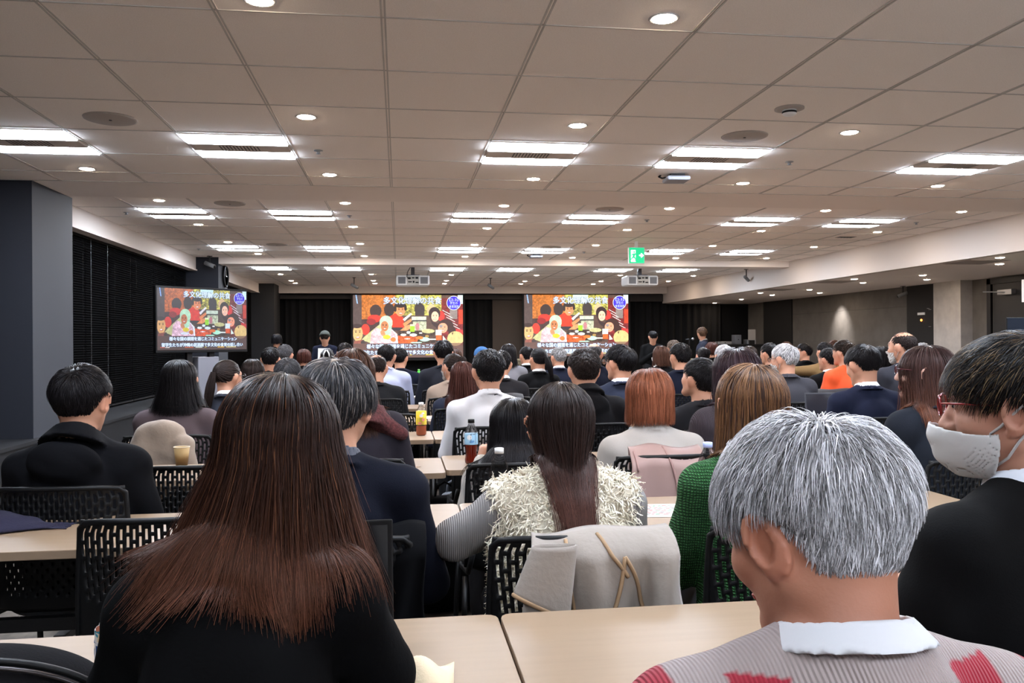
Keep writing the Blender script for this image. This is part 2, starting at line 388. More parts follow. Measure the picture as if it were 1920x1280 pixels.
for (px, py, z, s, lab) in ((1268, 338, HC1, 1, 'flat grey wireless access point hanging by the strip lights'), (1005, 482, HC2, 1.1, 'small grey access point hanging before the cross beam')):
    q = onZ(px, py, z-.04); t = thing('access_point', lab, 'access point', (q[0], q[1], z), R(-4), 'ceiling access points')
    MB().box((-.085*s, -.085*s, -.05), (.085*s, .085*s, -.02)).build('case', mat('ap_grey', (150, 152, 160), .5), t, bevel=.012)
    MB().box((-.05, -.05, -.02), (.05, .05, 0)).build('bracket', m_metal_dk, t)
    MB().tube([(-.08, 0, -.02), (-.11, -.02, -.03), (-.13, 0, -.015), (-.11, .02, -.002)], .006, 6).build('cable', m_blackpl, t, smooth=True)
for (px, py, lab) in ((1252, 888/2, 'far right'), (1010, 1040/2, 'right of the far projector')):
    q = onZ(960+1252/2, 888/2, HC2)
t = thing('ceiling_vent', 'small slotted air vent in the middle ceiling on the right', 'vent', tuple(onZ(1586, 444, HC2)[:2])+(HC2,))
MB().box((-.11, -.06, -.006), (.11, .06, 0)).build('frame', m_spk, t)
b = MB()
for k in range(5): b.box((-.09+k*.04, -.045, -.009), (-.065+k*.04, .045, -.0061))
b.build('slot', m_metal_dk, t)
for px, py, lab in ((1830, 491, 'nearest'), (1565, 528, 'middle'), (1455, 543, 'farthest')):
    q = onZ(px, py, HR); t = thing('ceiling_vent', 'flat rectangular vent in the low soffit, %s of three' % lab, 'vent', (q[0], q[1], HR), 0, 'vents in the low soffit')
    MB().box((-.25, -.25, -.005), (.25, .25, 0)).build('frame', m_spk, t)
# exit sign
q = onY(1193, 479, 10.3); t = thing('exit_sign', 'green and white running man exit sign hanging from the ceiling', 'exit sign', tuple(q))
s = .105
MB().box((-s, -.02, -s), (s, .02, s)).box((-.02, -.01, s), (.02, .01, HC2-q[2])).build('case', m_white, t)
m_eg = mat('exit_green', (20, 160, 110), emis=(20, 175, 115), estr=1.0); m_ew = mat('exit_white', (255, 255, 255), emis=(225, 255, 240), estr=1.3)
MB().box((-s+.006, -.024, -s+.006), (s-.006, -.0201, s-.006)).build('face', m_eg, t)
b = MB(); 
def pg(pts, y=-.026):
    b.add([(x*s, y, z*s) for x, z in pts], [tuple(range(len(pts)))])
pg([(-.75, -.8), (-.15, -.8), (-.15, .65), (-.75, .65)]); 
b.box((.3*s, -.027, -.08*s), (.62*s, -.025, .1*s)); pg([(.55, .32), (.9, 0), (.55, -.3), (.5, -.12), (.5, .15)]); b.build('pictogram', m_ew, t)
b = MB(); pg([(-.42, .5), (-.28, .5), (-.24, .38), (-.32, .28), (-.44, .34)], -.029); pg([(-.5, .22), (-.2, .25), (.05, .05), (.0, -.02), (-.22, .08), (-.3, -.2), (-.05, -.35), (-.1, -.7), (-.22, -.7), (-.22, -.42), (-.48, -.3), (-.72, -.55), (-.8, -.48), (-.52, -.12), (-.5, .05), (-.7, -.05), (-.75, .02)], -.029)
b.build('figure', m_eg, t)
q = onX(1918, 540, 7.3); 
t = thing('exit_sign', 'second green exit sign cut off at the right edge', 'exit sign', tuple(onY(1921, 545, 8.6)))
MB().box((-.02, -.02, -.13), (.4, .02, .13)).box((.15, -.01, .13), (.19, .01, HR-t.location.z)).build('case', m_white, t)
MB().box((-.015, -.024, -.125), (.395, -.0201, .125)).build('face', m_eg, t)
# projectors
def projector(px, py, Y, lab):
    q = onY(px, py, Y); t = thing('projector', lab, 'projector', (q[0], q[1], q[2]), 0, 'ceiling projectors'); h = HC2-q[2]
    w = .27
    MB().box((-w, -.2, -.085), (w, .2, .085)).build('housing', m_white, t, bevel=.03)
    MB().box((-.1, -.204, -.07), (.1, -.201, .07)).build('port_panel', mat('port_panel', (175, 172, 165), .6), t)
    for (x, z, a_, c_) in ((-.085, .02, .05, .03), (-.02, .03, .045, .02), (.04, .025, .045, .03), (-.08, -.035, .06, .018), (-.005, -.04, .03, .03), (.04, -.045, .05, .02)):
        MB().box((x, -.208, z), (x+a_, -.2041, z+c_)).build('port', m_blackpl, t)
    for sx in (-1, 1):
        b = MB(); b.box((sx*.18-.06, -.2035, -.055), (sx*.18+.06, -.201, .055)); 
        for j in range(9): b.box((sx*.18-.055, -.206, -.05+j*.012), (sx*.18+.055, -.2035, -.044+j*.012))
        b.build('vent', mat('vent_grey', (110, 110, 112), .6), t)
    MB().box((-.13, -.15, h-.03), (.13, .12, h)).box((-.03, -.03, .085), (.03, .03, h-.03)).box((-.11, -.1, .085), (.11, .1, .1)).build('ceiling_mount', mat('mount_grey', (90, 90, 94), .5, .4), t)
    MB().tube([(-.06, -.205, .02), (-.1, -.25, .05), (-.09, -.2, .13), (-.02, -.1, h-.02)], .006, 6).build('cable', m_blackpl, t, smooth=True)
    MB().lathe([(.05, 0), (.05, .03), (.04, .03)], 20, T=Matrix.Translation((.08, .2, 0)) @ Matrix.Rotation(-math.pi/2, 4, 'X')).build('lens', m_blackpl, t, smooth=True)
projector(774, 527, 13.7, 'white ceiling projector aimed at the left screen'); projector(1199, 527, 13.5, 'white ceiling projector aimed at the right screen')
# small hanging cameras
def seccam(p, lab, rz=0, h=.12):
    t = thing('security_camera', lab, 'camera', p, rz, 'small ceiling cameras')
    MB().cyl((0, 0, 0), (0, 0, h), .01).box((-.03, -.03, h-.01), (.03, .03, h)).build('mount', m_metal_dk, t)
    b = MB(); b.cyl((-.05, -.05, .02), (.06, .05, -.04), .03, 12); b.build('body', mat('cam_grey', (120, 122, 125), .5), t, smooth=True)
    MB().cyl((.055, .046, -.037), (.068, .056, -.044), .024, 12).build('lens', m_blackpl, t, smooth=True)
q = onY(393, 488, 12.55); seccam((q[0], q[1], HC2-.12), 'white security camera on top of the pillar with the clock', R(-60))
q = onZ(931, 523, HC2-.1); seccam((q[0], 16.5, HC2-.16), 'small camera hanging at the far centre ceiling', 0, .16)
q = onZ(664, 523, HC2-.1); seccam((onY(664, 528, 16.5)[0], 16.5, HC2-.16), 'small camera hanging left of the left projector', 0, .16)
q = onX(1290, 533, XF-.1); seccam((XF-.1, 14.2, HC2-.16), 'small camera beside the white fascia on the right', 0, .16)
q = onX(1693, 538, XR-.15); seccam((XR-.15, q[1], HR-.13), 'pale camera at the top of the concrete wall', R(90), .13)
# wall clock on the second pillar
q = onX(421, 518, XP); t = thing('wall_clock', 'round black wall clock on the grey pillar above the television', 'clock', (XP+.001, q[1], q[2]))
T = Matrix.Rotation(math.pi/2, 4, 'Y')
MB().lathe([(0, 0), (.17, 0), (.17, .03), (.155, .035), (.15, .02), (0, .02)], 40, T=T).build('case', m_blackpl, t, smooth=True)
MB().lathe([(0, .0205), (.148, .0205)], 40, T=T).build('dial', mat('dial', (60, 62, 66), .5), t)
MB().box((.0215, -.004, 0), (.024, .004, .1)).box((.0215, 0, -.004), (.024, .07, .004)).build('hands', m_white, t)
# ================================================================== SLIDE (shown on two screens and the television)
NW, NH = 344, 197
cv = np.zeros((NH, NW, 3)); YY, XX = np.mgrid[0:NH, 0:NW]; XX = XX+.5; YY = YY+.5
sx_ = NW/1720; sy_ = NH/985
def _n(sc, seed):
    g = np.random.default_rng(seed); a = g.random((int(NH/sc)+2, int(NW/sc)+2))
    yy = YY/sc; xx = XX/sc; i = yy.astype(int); j = xx.astype(int); fy = yy-i; fx = xx-j
    return (a[i, j]*(1-fx)*(1-fy)+a[i, j+1]*fx*(1-fy)+a[i+1, j]*(1-fx)*fy+a[i+1, j+1]*fx*fy)-.5
NZ = _n(6, 1)*.6+_n(2.2, 2)*.6
def put(mask, c, nz=.25): 
    k = (1+NZ*nz)[..., None]; cv[mask] = (np.array(c)*k)[mask]
def el(cx, cy, rx, ry, c, nz=.15, rot=0):
    x = XX/sx_+100-cx; y = YY/sy_+100-cy; a = R(rot); u = x*math.cos(a)+y*math.sin(a); v = -x*math.sin(a)+y*math.cos(a)
    put((u/rx)**2+(v/ry)**2 < 1, c, nz)
def po(pts, c, nz=.2):
    x = XX/sx_+100; y = YY/sy_+100; ins = np.zeros(x.shape, bool); n = len(pts)
    for i in range(n):
        x0, y0 = pts[i]; x1, y1 = pts[(i+1) % n]
        if y0 == y1: continue
        c_ = ((y0 > y) != (y1 > y)) & (x < (x1-x0)*(y-y0)/(y1-y0)+x0); ins ^= c_
    put(ins, c, nz)
def re(x0, y0, x1, y1, c, nz=.2): po([(x0, y0), (x1, y0), (x1, y1), (x0, y1)], c, nz)
def face(cx, cy, rx, ry, skin, rot=0):
    el(cx, cy, rx, ry, skin, .12, rot); d = tuple(v*.35 for v in skin)
    for s_ in (-1, 1): el(cx+s_*rx*.4, cy-ry*.15, rx*.17, ry*.07, d); el(cx+s_*rx*.4, cy-ry*.32, rx*.22, ry*.045, d)
    el(cx+rx*.05, cy+ry*.18, rx*.12, ry*.16, tuple(v*.86 for v in skin)); el(cx, cy+ry*.5, rx*.42, ry*.13, (170, 60, 50)); el(cx, cy+ry*.47, rx*.34, ry*.07, (250, 245, 240))
re(100, 100, 1820, 1085, (92, 72, 66)); re(235, 100, 770, 520, (188, 112, 50), .6); re(100, 100, 236, 620, (86, 72, 72)); po([(140, 100), (158, 100), (178, 235), (160, 235)], (150, 190, 250))
re(760, 100, 1480, 420, (184, 180, 92), 1.1); re(900, 100, 1150, 190, (215, 250, 250)); re(1480, 150, 1820, 900, (120, 40, 44), .6); re(1740, 100, 1820, 240, (215, 245, 250)); re(1750, 330, 1820, 560, (205, 70, 45)); re(1610, 330, 1730, 480, (140, 130, 130))
for k in range(5): po([(1490+k*30, 340+k*55), (1500+k*30, 335+k*55), (1620+k*40, 400+k*60), (1610+k*40, 408+k*60)], (225, 225, 230))
el(450, 350, 90, 100, (62, 48, 48)); el(660, 330, 80, 105, (58, 46, 46)); re(230, 480, 720, 700, (70, 50, 50), .5); el(430, 470, 105, 62, (205, 58, 48)); el(380, 520, 70, 50, (150, 40, 44))
po([(660, 440), (760, 385), (880, 450), (890, 600), (870, 660), (720, 650)], (215, 62, 40)); re(710, 610, 870, 660, (55, 50, 60)); face(840, 345, 72, 92, (225, 150, 105), 15)
el(835, 262, 95, 38, (48, 38, 38)); el(755, 310, 22, 55, (48, 38, 38)); el(915, 300, 22, 50, (48, 38, 38))
po([(870, 480), (1000, 380), (1020, 400), (900, 510)], (225, 225, 230)); po([(870, 550), (1000, 470), (1010, 510), (900, 600)], (225, 150, 100)); po([(770, 700), (930, 580), (1000, 560), (1000, 620), (800, 740)], (228, 160, 110))
el(1135, 320, 82, 95, (64, 56, 60)); re(1065, 320, 1210, 420, (64, 56, 60)); re(1010, 440, 1240, 500, (200, 215, 200)); re(1020, 495, 1245, 515, (60, 60, 66)); re(1030, 515, 1240, 680, (190, 200, 175), .7)
el(1100, 600, 30, 60, (190, 130, 140)); el(1320, 330, 70, 90, (215, 190, 150)); el(1470, 430, 60, 80, (215, 60, 55)); el(1370, 390, 92, 100, (52, 38, 42)); face(1378, 440, 58, 82, (245, 205, 180)); po([(1290, 440), (1330, 560), (1420, 640), (1440, 560), (1340, 520)], (60, 44, 48))
re(780, 660, 1420, 860, (72, 55, 50), 1.2); po([(790, 740), (1130, 760), (1080, 860), (790, 860)], (215, 95, 45), .6)
for (x, y, a_, b_, c_) in ((1035, 730, 60, 24, (225, 245, 245)), (880, 728, 45, 20, (230, 245, 250)), (960, 690, 30, 22, (225, 240, 245)), (1215, 800, 80, 34, (185, 240, 215)), (1270, 670, 100, 34, (200, 200, 150)), (1130, 775, 60, 26, (225, 130, 60)), (1340, 800, 90, 12, (235, 245, 240)), (1080, 850, 90, 12, (190, 240, 220)), (940, 790, 50, 8, (235, 240, 245)), (1150, 700, 25, 12, (240, 240, 240)), (1250, 750, 30, 20, (180, 150, 90)), (1000, 815, 60, 18, (230, 110, 50))): el(x, y, a_, b_, c_)
re(985, 560, 1055, 600, (235, 245, 200)); re(985, 590, 1055, 680, (165, 225, 50))
po([(1600, 690), (1740, 630), (1820, 660), (1820, 760), (1600, 760)], (200, 65, 65)); el(1545, 580, 125, 95, (66, 42, 42)); face(1500, 622, 76, 80, (240, 170, 140), 20); el(1470, 590, 30, 18, (150, 150, 160)); el(1650, 700, 60, 110, (66, 42, 42)); el(1700, 790, 130, 115, (225, 200, 140)); po([(1640, 700), (1670, 690), (1650, 740)], (90, 60, 50))
re(1385, 650, 1482, 740, (225, 240, 245)); re(1388, 735, 1478, 815, (220, 105, 50)); po([(1500, 740), (1560, 820), (1500, 830)], (225, 245, 235))
po([(510, 560), (300, 730), (230, 800), (380, 860), (660, 860), (700, 640)], (196, 200, 150)); po([(380, 690), (450, 610), (540, 640), (700, 640), (780, 720), (792, 862), (360, 862)], (225, 195, 210), .5)
el(610, 535, 102, 112, (190, 228, 200)); po([(520, 600), (700, 600), (680, 720), (600, 740), (540, 700)], (180, 222, 195)); face(588, 590, 60, 80, (196, 128, 86)); po([(700, 640), (785, 715), (795, 862), (772, 862), (755, 730)], (235, 245, 255)); el(560, 700, 34, 50, (205, 150, 110), .2, -30); el(620, 760, 60, 34, (215, 200, 60)); el(720, 800, 40, 36, (205, 130, 70)); el(600, 820, 80, 18, (220, 230, 240))
el(290, 640, 66, 86, (212, 62, 48)); face(172, 700, 76, 128, (222, 180, 125)); el(160, 585, 80, 34, (60, 44, 44)); po([(120, 820), (250, 800), (290, 862), (110, 862)], (150, 90, 80)); po([(215, 830), (260, 800), (300, 862), (220, 862)], (70, 60, 60))
band = (YY/sy_+100 > 860); cv[band] = cv[band]*.35+np.array((118, 88, 84))*.62
re(100, 1040, 1820, 1062, (100, 84, 78)); 
for (a, b_, c_) in ((150, 230, (210, 120, 90)), (240, 320, (240, 230, 220)), (600, 760, (215, 120, 70)), (800, 930, (230, 240, 225)), (980, 1010, (210, 190, 60)), (1230, 1360, (245, 200, 70)), (1400, 1600, (240, 225, 160))): re(a, 1035, b_, 1050, c_)
cv = np.clip(cv, 0, 255)
def lin(c): 
    c = c/255.; return np.where(c <= .04045, c/12.92, ((c+.055)/1.055)**2.4)
def emis_attr(name, strength):
    m = bpy.data.materials.new(name); m.use_nodes = True; nt = m.node_tree; b = nt.nodes['Principled BSDF']
    a = nt.nodes.new('ShaderNodeAttribute'); a.attribute_name = 'Col'; nt.links.new(a.outputs['Color'], b.inputs['Emission Color'])
    b.inputs['Base Color'].default_value = (.02, .02, .02, 1); b.inputs['Emission Strength'].default_value = strength; b.inputs['Roughness'].default_value = .4
    return m
def slide(parent, w, h, y, strength, gamma, tint, tag_):
    """colour picture on a grid, text as raised shapes; local x right, z up, facing -y"""
    gx = np.linspace(-w/2, w/2, NW+1); gz = np.linspace(h/2, -h/2, NH+1); GX, GZ = np.meshgrid(gx, gz)
    V = np.stack([GX.ravel(), np.full(GX.size, y), GZ.ravel()], 1)
    i = np.arange(NH)[:, None]*(NW+1)+np.arange(NW)[None]; Fq = np.stack([i, i+NW+1, i+NW+2, i+1], -1).reshape(-1, 4)
    c = lin(cv)**gamma*np.array(tint); c = np.repeat(c.reshape(-1, 3), 4, 0)
    me = rawmesh('slide_image', V, Fq, emis_attr('slide_'+tag_, strength), False, None, c, 'CORNER'); link('slide_image', me, parent)
    mw = mat('slide_white_'+tag_, (0, 0, 0), emis=(222, 240, 255), estr=strength*1.05); mb_ = mat('slide_badge_'+tag_, (0, 0, 0), emis=(88, 70, 235), estr=strength*.9); mo = mat('slide_blue_'+tag_, (0, 0, 0), emis=(40, 90, 170), estr=strength*.6)
    b = MB(); u = lambda x: (x-960)/1720*w; v = lambda z: (592-z)/985*h; S = w/1720
    bb = MB(); bb.lathe([(0, 0), (113*S, 0)], 40, mi=0, T=Matrix.Translation((u(1675), y-.002, v(225))) @ Matrix.Rotation(math.pi/2, 4, 'X'))
    bb.lathe([(0, 0), (104*S, 0)], 40, mi=1, T=Matrix.Translation((u(1675), y-.003, v(225))) @ Matrix.Rotation(math.pi/2, 4, 'X'))
    bb.build('slide_badge', [mw, mb_], parent)
    def tx(s, cx, cy, width, size, mi, yy, bold):
        V, Fc = textmesh(s, 1.0, bold)
        xs = [p[0] for p in V]; x0, x1 = min(xs), max(xs); k = width*S/(x1-x0); kz = size*S*1.12
        zs = [p[1] for p in V]; zc = (min(zs)+max(zs))/2
        b.add([(u(cx)+(p[0]-(x0+x1)/2)*k, yy, v(cy)+(p[1]-zc)*kz) for p in V], Fc, mi)
    for (s, cx, cy, wd, sz) in (('多文化理解の共食', 1028, 185, 905, 108), ('様々な国の調理を通じたコミュニケーション', 960, 905, 1300, 66), ('留学生たちが沖縄の居酒屋で多文化の食育の話し合い', 952, 1002, 1560, 64)):
        [tx(s, cx+a_, cy+b_, wd, sz, 2, y-.002, 0) for a_ in (-7, 7) for b_ in (-6, 6)]; [tx(s, cx+a_, cy+b_, wd, sz, 0, y-.008-.0004*(a_+b_), 0) for a_ in (-2.5, 2.5) for b_ in (-2, 2)]
    b.build('slide_caption', [mw, mb_, mo], parent)
    b = MB()
    for (s, cx, cy, wd, sz) in (('【2-3】', 1678, 172, 140, 50), ('学生の', 1676, 226, 120, 46), ('食育実践', 1678, 282, 158, 44)): tx(s, cx, cy, wd, sz, 0, y-.008, .0)
    b.build('badge_text', [mw], parent)
def screen(x0, x1, y0, y1, Y, lab):
    a = onY(x0, (y0+y1)/2, Y); c = onY(x1, (y0+y1)/2, Y); w = c[0]-a[0]; zt = onY((x0+x1)/2, y0, Y)[2]; zb = onY((x0+x1)/2, y1, Y)[2]; h = zt-zb
    t = thing('projection_screen', lab, 'screen', ((a[0]+c[0])/2, Y, (zt+zb)/2), 0, 'projection screens')
    MB().box((-w/2-.05, .0, -h/2-.05), (w/2+.05, .01, h/2+.25)).build('screen_cloth', m_curtain, t)
    MB().cyl((-w/2-.05, .005, -h/2-.06), (w/2+.05, .005, -h/2-.06), .018, 8).build('bottom_bar', m_metal_dk, t, smooth=True)
    slide(t, w, h, -.004, 1.0, 1.0, (1.12, 1.05, .95), 'p')
screen(662, 868, 553, 670, 19.15, 'left projection screen showing the red and orange meal slide')
screen(983, 1178, 552.5, 667, 19.15, 'right projection screen showing the red and orange meal slide')
# television on a wheeled stand
yl = 9.0; pl = onY(291, 596, yl); pr = onY(463, 602, yl+.72); v = pr-pl; wv = math.hypot(v[0], v[1]); hv = 118/1540*yl*.98
t = thing('television', 'large television showing the meal slide on a wheeled stand', 'television', ((pl[0]+pr[0])/2, (pl[1]+pr[1])/2, 0), math.atan2(v[1], v[0])); zc = (pl[2]+pr[2])/2
MB().box((-wv/2, -.01, zc-hv/2-.02), (wv/2, .05, zc+hv/2+.012)).build('cabinet', m_blackpl, t, bevel=.006)
pn = thing('display_panel', None, None); pn.parent = t; pn.location = (0, -.012, zc)
slide(pn, wv-.03, hv-.02, 0, .7, 1.3, (1.0, .98, 1.05), 't')
b = MB(); b.box((-.16, .05, .2), (-.1, .1, zc)); b.box((.1, .05, .2), (.16, .1, zc)); b.box((-.3, .05, .1), (.3, .4, .14)); b.box((-.3, -.3, .1), (-.24, .45, .14)); b.box((.24, -.3, .1), (.3, .45, .14)); b.build('stand', m_metal_dk, t)
MB().box((-.05, .02, .3), (.2, .3, zc-hv/2-.07)).build('equipment_box', mat('light_grey_box', (120, 120, 128), .5), t, bevel=.01)
b = MB(); x0 = .24; b.tube([(.2, .03, zc-hv/2-.13), (.27, .03, zc-hv/2-.13), (.3, .03, zc-hv/2-.16), (.3, .03, zc-hv/2-.38), (.27, .03, zc-hv/2-.42), (.2, .03, zc-hv/2-.42)], .013, 10); b.build('handle', m_sil, t, smooth=True)
for sx in (-.27, .27):
    for sy in (-.28, .43): MB().lathe([(.0, -.02), (.05, -.02), (.05, .02), (0, .02)], 16, T=Matrix.Translation((sx, sy, .05)) @ Matrix.Rotation(math.pi/2, 4, 'Y')).build('caster', m_blackpl, t, smooth=True)
# ================================================================== IMPLICIT SURFACES
def smin(a, b, k):
    if k <= 0: return np.minimum(a, b)
    h = np.clip(.5+.5*(b-a)/k, 0, 1); return b*(1-h)+a*h-k*h*(1-h)
def rc(p, a, b, r1, r2, sy=1.0):
    a = np.array(a, float); b = np.array(b, float); pa = p-a; ba = b-a
    if sy != 1.0: pa = pa*np.array([1, 1/sy, 1]); ba = ba*np.array([1, 1/sy, 1])
    h = np.clip(pa@ba/(ba@ba+1e-12), 0, 1)
    d = np.sqrt(((pa-h[:, None]*ba)**2).sum(1))-(r1+(r2-r1)*h)
    return d*min(1, sy)
def ell(p, c, r, rot=None):
    q = p-np.array(c, float)
    if rot is not None: q = q@rot
    r = np.array(r, float); k0 = np.sqrt(((q/r)**2).sum(1)); k1 = np.sqrt(((q/r**2)**2).sum(1))+1e-9
    return k0*(k0-1)/k1
def rotm(yaw=0, pitch=0, roll=0):
    """columns are local axes in parent frame; yaw>0 turns left, pitch>0 looks up, roll>0 tilts right"""
    cy, sy = math.cos(R(yaw)), math.sin(R(yaw)); cp, sp = math.cos(R(pitch)), math.sin(R(pitch)); cr, sr = math.cos(R(roll)), math.sin(R(roll))
    Z = np.array([[cy, -sy, 0], [sy, cy, 0], [0, 0, 1]]); X = np.array([[1, 0, 0], [0, cp, -sp], [0, sp, cp]]); Y = np.array([[cr, 0, sr], [0, 1, 0], [-sr, 0, cr]])
    return Z@X@Y
def snet(fn, lo, hi, h, L=2.5):
    lo = np.array(lo, float); hi = np.array(hi, float); K = 4
    n = (np.ceil((hi-lo)/h/K).astype(int)+1)*K
    cn = n//K; cg = [lo[a]+(np.arange(cn[a])+.5)*h*K-h*.5 for a in range(3)]
    CP = np.stack(np.meshgrid(*cg, indexing='ij'), -1).reshape(-1, 3)
    cv_ = fn(CP).reshape(cn); near = np.abs(cv_) < h*K*L/1.2+.012
    V = np.repeat(np.repeat(np.repeat(cv_, K, 0), K, 1), K, 2)
    m = np.repeat(np.repeat(np.repeat(near, K, 0), K, 1), K, 2); idx = np.argwhere(m)
    V[m] = fn(lo+idx*h)
    S = V < 0; sh = tuple(n-1)
    acc = np.zeros(sh+(3,), np.float32); cnt = np.zeros(sh, np.float32)
    def sl(o): return tuple(slice(o[a], o[a]+n[a]-1) for a in range(3))
    for ax in range(3):
        for o1 in (0, 1):
            for o2 in (0, 1):
                o = [0, 0, 0]; oth = [a for a in range(3) if a != ax]; o[oth[0]] = o1; o[oth[1]] = o2; e = list(o); e[ax] = 1
                va = V[sl(o)]; vb = V[sl(e)]; cr = (va < 0) != (vb < 0)
                t = np.where(cr, va/np.where(cr, va-vb, 1), 0)
                cnt += cr
                for a in range(3): acc[..., a] += cr*(o[a]+(t if a == ax else 0))
    act = cnt > 0; ids = np.full(sh, -1, np.int64); ids[act] = np.arange(act.sum())
    ci = np.argwhere(act); P = lo+h*(ci+acc[act]/cnt[act][:, None])
    Q = []
    for ax in range(3):
        u, v = [(1, 2), (2, 0), (0, 1)][ax]
        s0 = [slice(1, n[a]-1) for a in range(3)]; s0[ax] = slice(0, n[ax]-1); s1 = list(s0); s1[ax] = slice(1, n[ax])
        a_ = S[tuple(s0)]; b_ = S[tuple(s1)]; cr = np.argwhere(a_ != b_)
        if not len(cr): continue
        inside = a_[tuple(cr.T)]; base = cr+np.array([0 if a == ax else 1 for a in range(3)])
        def gid(du, dv):
            c = base.copy(); c[:, u] -= du; c[:, v] -= dv; return ids[tuple(c.T)]
        q = np.stack([gid(1, 1), gid(0, 1), gid(0, 0), gid(1, 0)], 1); q[~inside] = q[~inside][:, ::-1]; Q.append(q)
    Q = np.concatenate(Q) if Q else np.zeros((0, 4), int)
    Q = Q[(Q >= 0).all(1)]
    return P.astype(np.float32), Q
def sdfobj(name, fn, lo, hi, h, mt, parent=None, col=None, smooth_it=0, **kw):
    P, Q = snet(fn, lo, hi, h)
    if len(P) == 0: return None
    c = col(P) if col else None
    me = rawmesh(name, P, Q, mt, True, None, c); o = link(name, me, parent, **kw)
    return o
def wob(p, f, seed, amp):
    """smooth pseudo-noise"""
    g = np.random.default_rng(seed); s = 0
    for i in range(5):
        d = g.normal(size=3); d /= np.linalg.norm(d); s = s+np.sin(p@d*f*(1+.35*i)+g.random()*6.28+1.3*np.sin(p@g.normal(size=3)*f*.6))/(1+.3*i)
    return s*amp/2.5
# ================================================================== PEOPLE
m_skin = mat('skin', (205, 150, 118), .55, attr='Col', sss=.08, bump=.08, bscale=200)
m_hair = mat('hair', (30, 25, 22), .36, attr='Col', spec=.5, tint=.42)
m_hairb = mat('hair_under', (18, 14, 12), .7, attr='Col')
m_eye = mat('eye_white', (235, 230, 225), .2); m_iris = mat('iris', (30, 20, 15), .2)
m_trou = mat('dark_trousers', (22, 22, 26), .85); m_shoe = mat('black_shoe', (12, 12, 12), .4)
SK = np.array(srgb((184, 134, 108))); SKP = np.array(srgb((222, 172, 146)))
def head_sdf(q, fine=True):
    d = ell(q, (0, -.008, .012), (.077, .096, .09))
    d = smin(d, ell(q, (0, .03, -.035), (.063, .062, .072)), .03)
    for s in (-1, 1):
        d = smin(d, rc(q, (s*.052, .0, -.055), (s*.02, .068, -.098), .021, .018), .025)
        d = smin(d, ell(q, (s*.04, .062, -.03), (.022, .022, .02)), .02)
    d = smin(d, ell(q, (0, .074, -.1), (.024, .02, .02)), .02)
    d = smin(d, rc(q, (-.035, .079, .022), (.035, .079, .022), .012, .012), .015)
    for s in (-1, 1):
        d = -smin(-d, ell(q, (s*.031, .103, .002), (.019, .018, .012)), .012)
        d = smin(d, ell(q, (s*.031, .078, .0), (.016, .013, .011)), .005)
    d = smin(d, rc(q, (0, .088, .008), (0, .108, -.034), .008, .0125), .012)
    for s in (-1, 1): d = smin(d, ell(q, (s*.012, .099, -.038), (.009, .01, .008)), .006)
    d = smin(d, ell(q, (0, .092, -.066), (.024, .011, .007)), .005); d = smin(d, ell(q, (0, .091, -.076), (.02, .011, .007)), .004)
    for s in (-1, 1):   # ears: rim, bowl and lobe
        E = rotm(s*-22, 0, s*6)@np.array([[1, 0, 0], [0, math.cos(R(-14)), -math.sin(R(-14))], [0, math.sin(R(-14)), math.cos(R(-14))]])
        c = np.array((s*.083, -.004, -.014)); e = ell(q, c, (.0105, .0225, .036), E)
        if fine:
            e = -smin(-e, ell(q, c+np.array((s*.009, .004, .004)), (.009, .0145, .025), E), .002)
        if fine:
            hp_ = [c+E@np.array((s*.0045, .0185*math.cos(R(a)), .0325*math.sin(R(a)))) for a in range(20, 255, 26)]
            for i in range(len(hp_)-1): e = smin(e, rc(q, hp_[i], hp_[i+1], .0036, .0036), .002)
        e = smin(e, ell(q, c+np.array((-s*.006, .008, -.028)), (.007, .009, .01)), .006)
        e = smin(e, ell(q, c+np.array((-s*.008, .0, 0)), (.01, .013, .02), E), .004)
        d = smin(d, e, .004)
    return d
class P_: pass
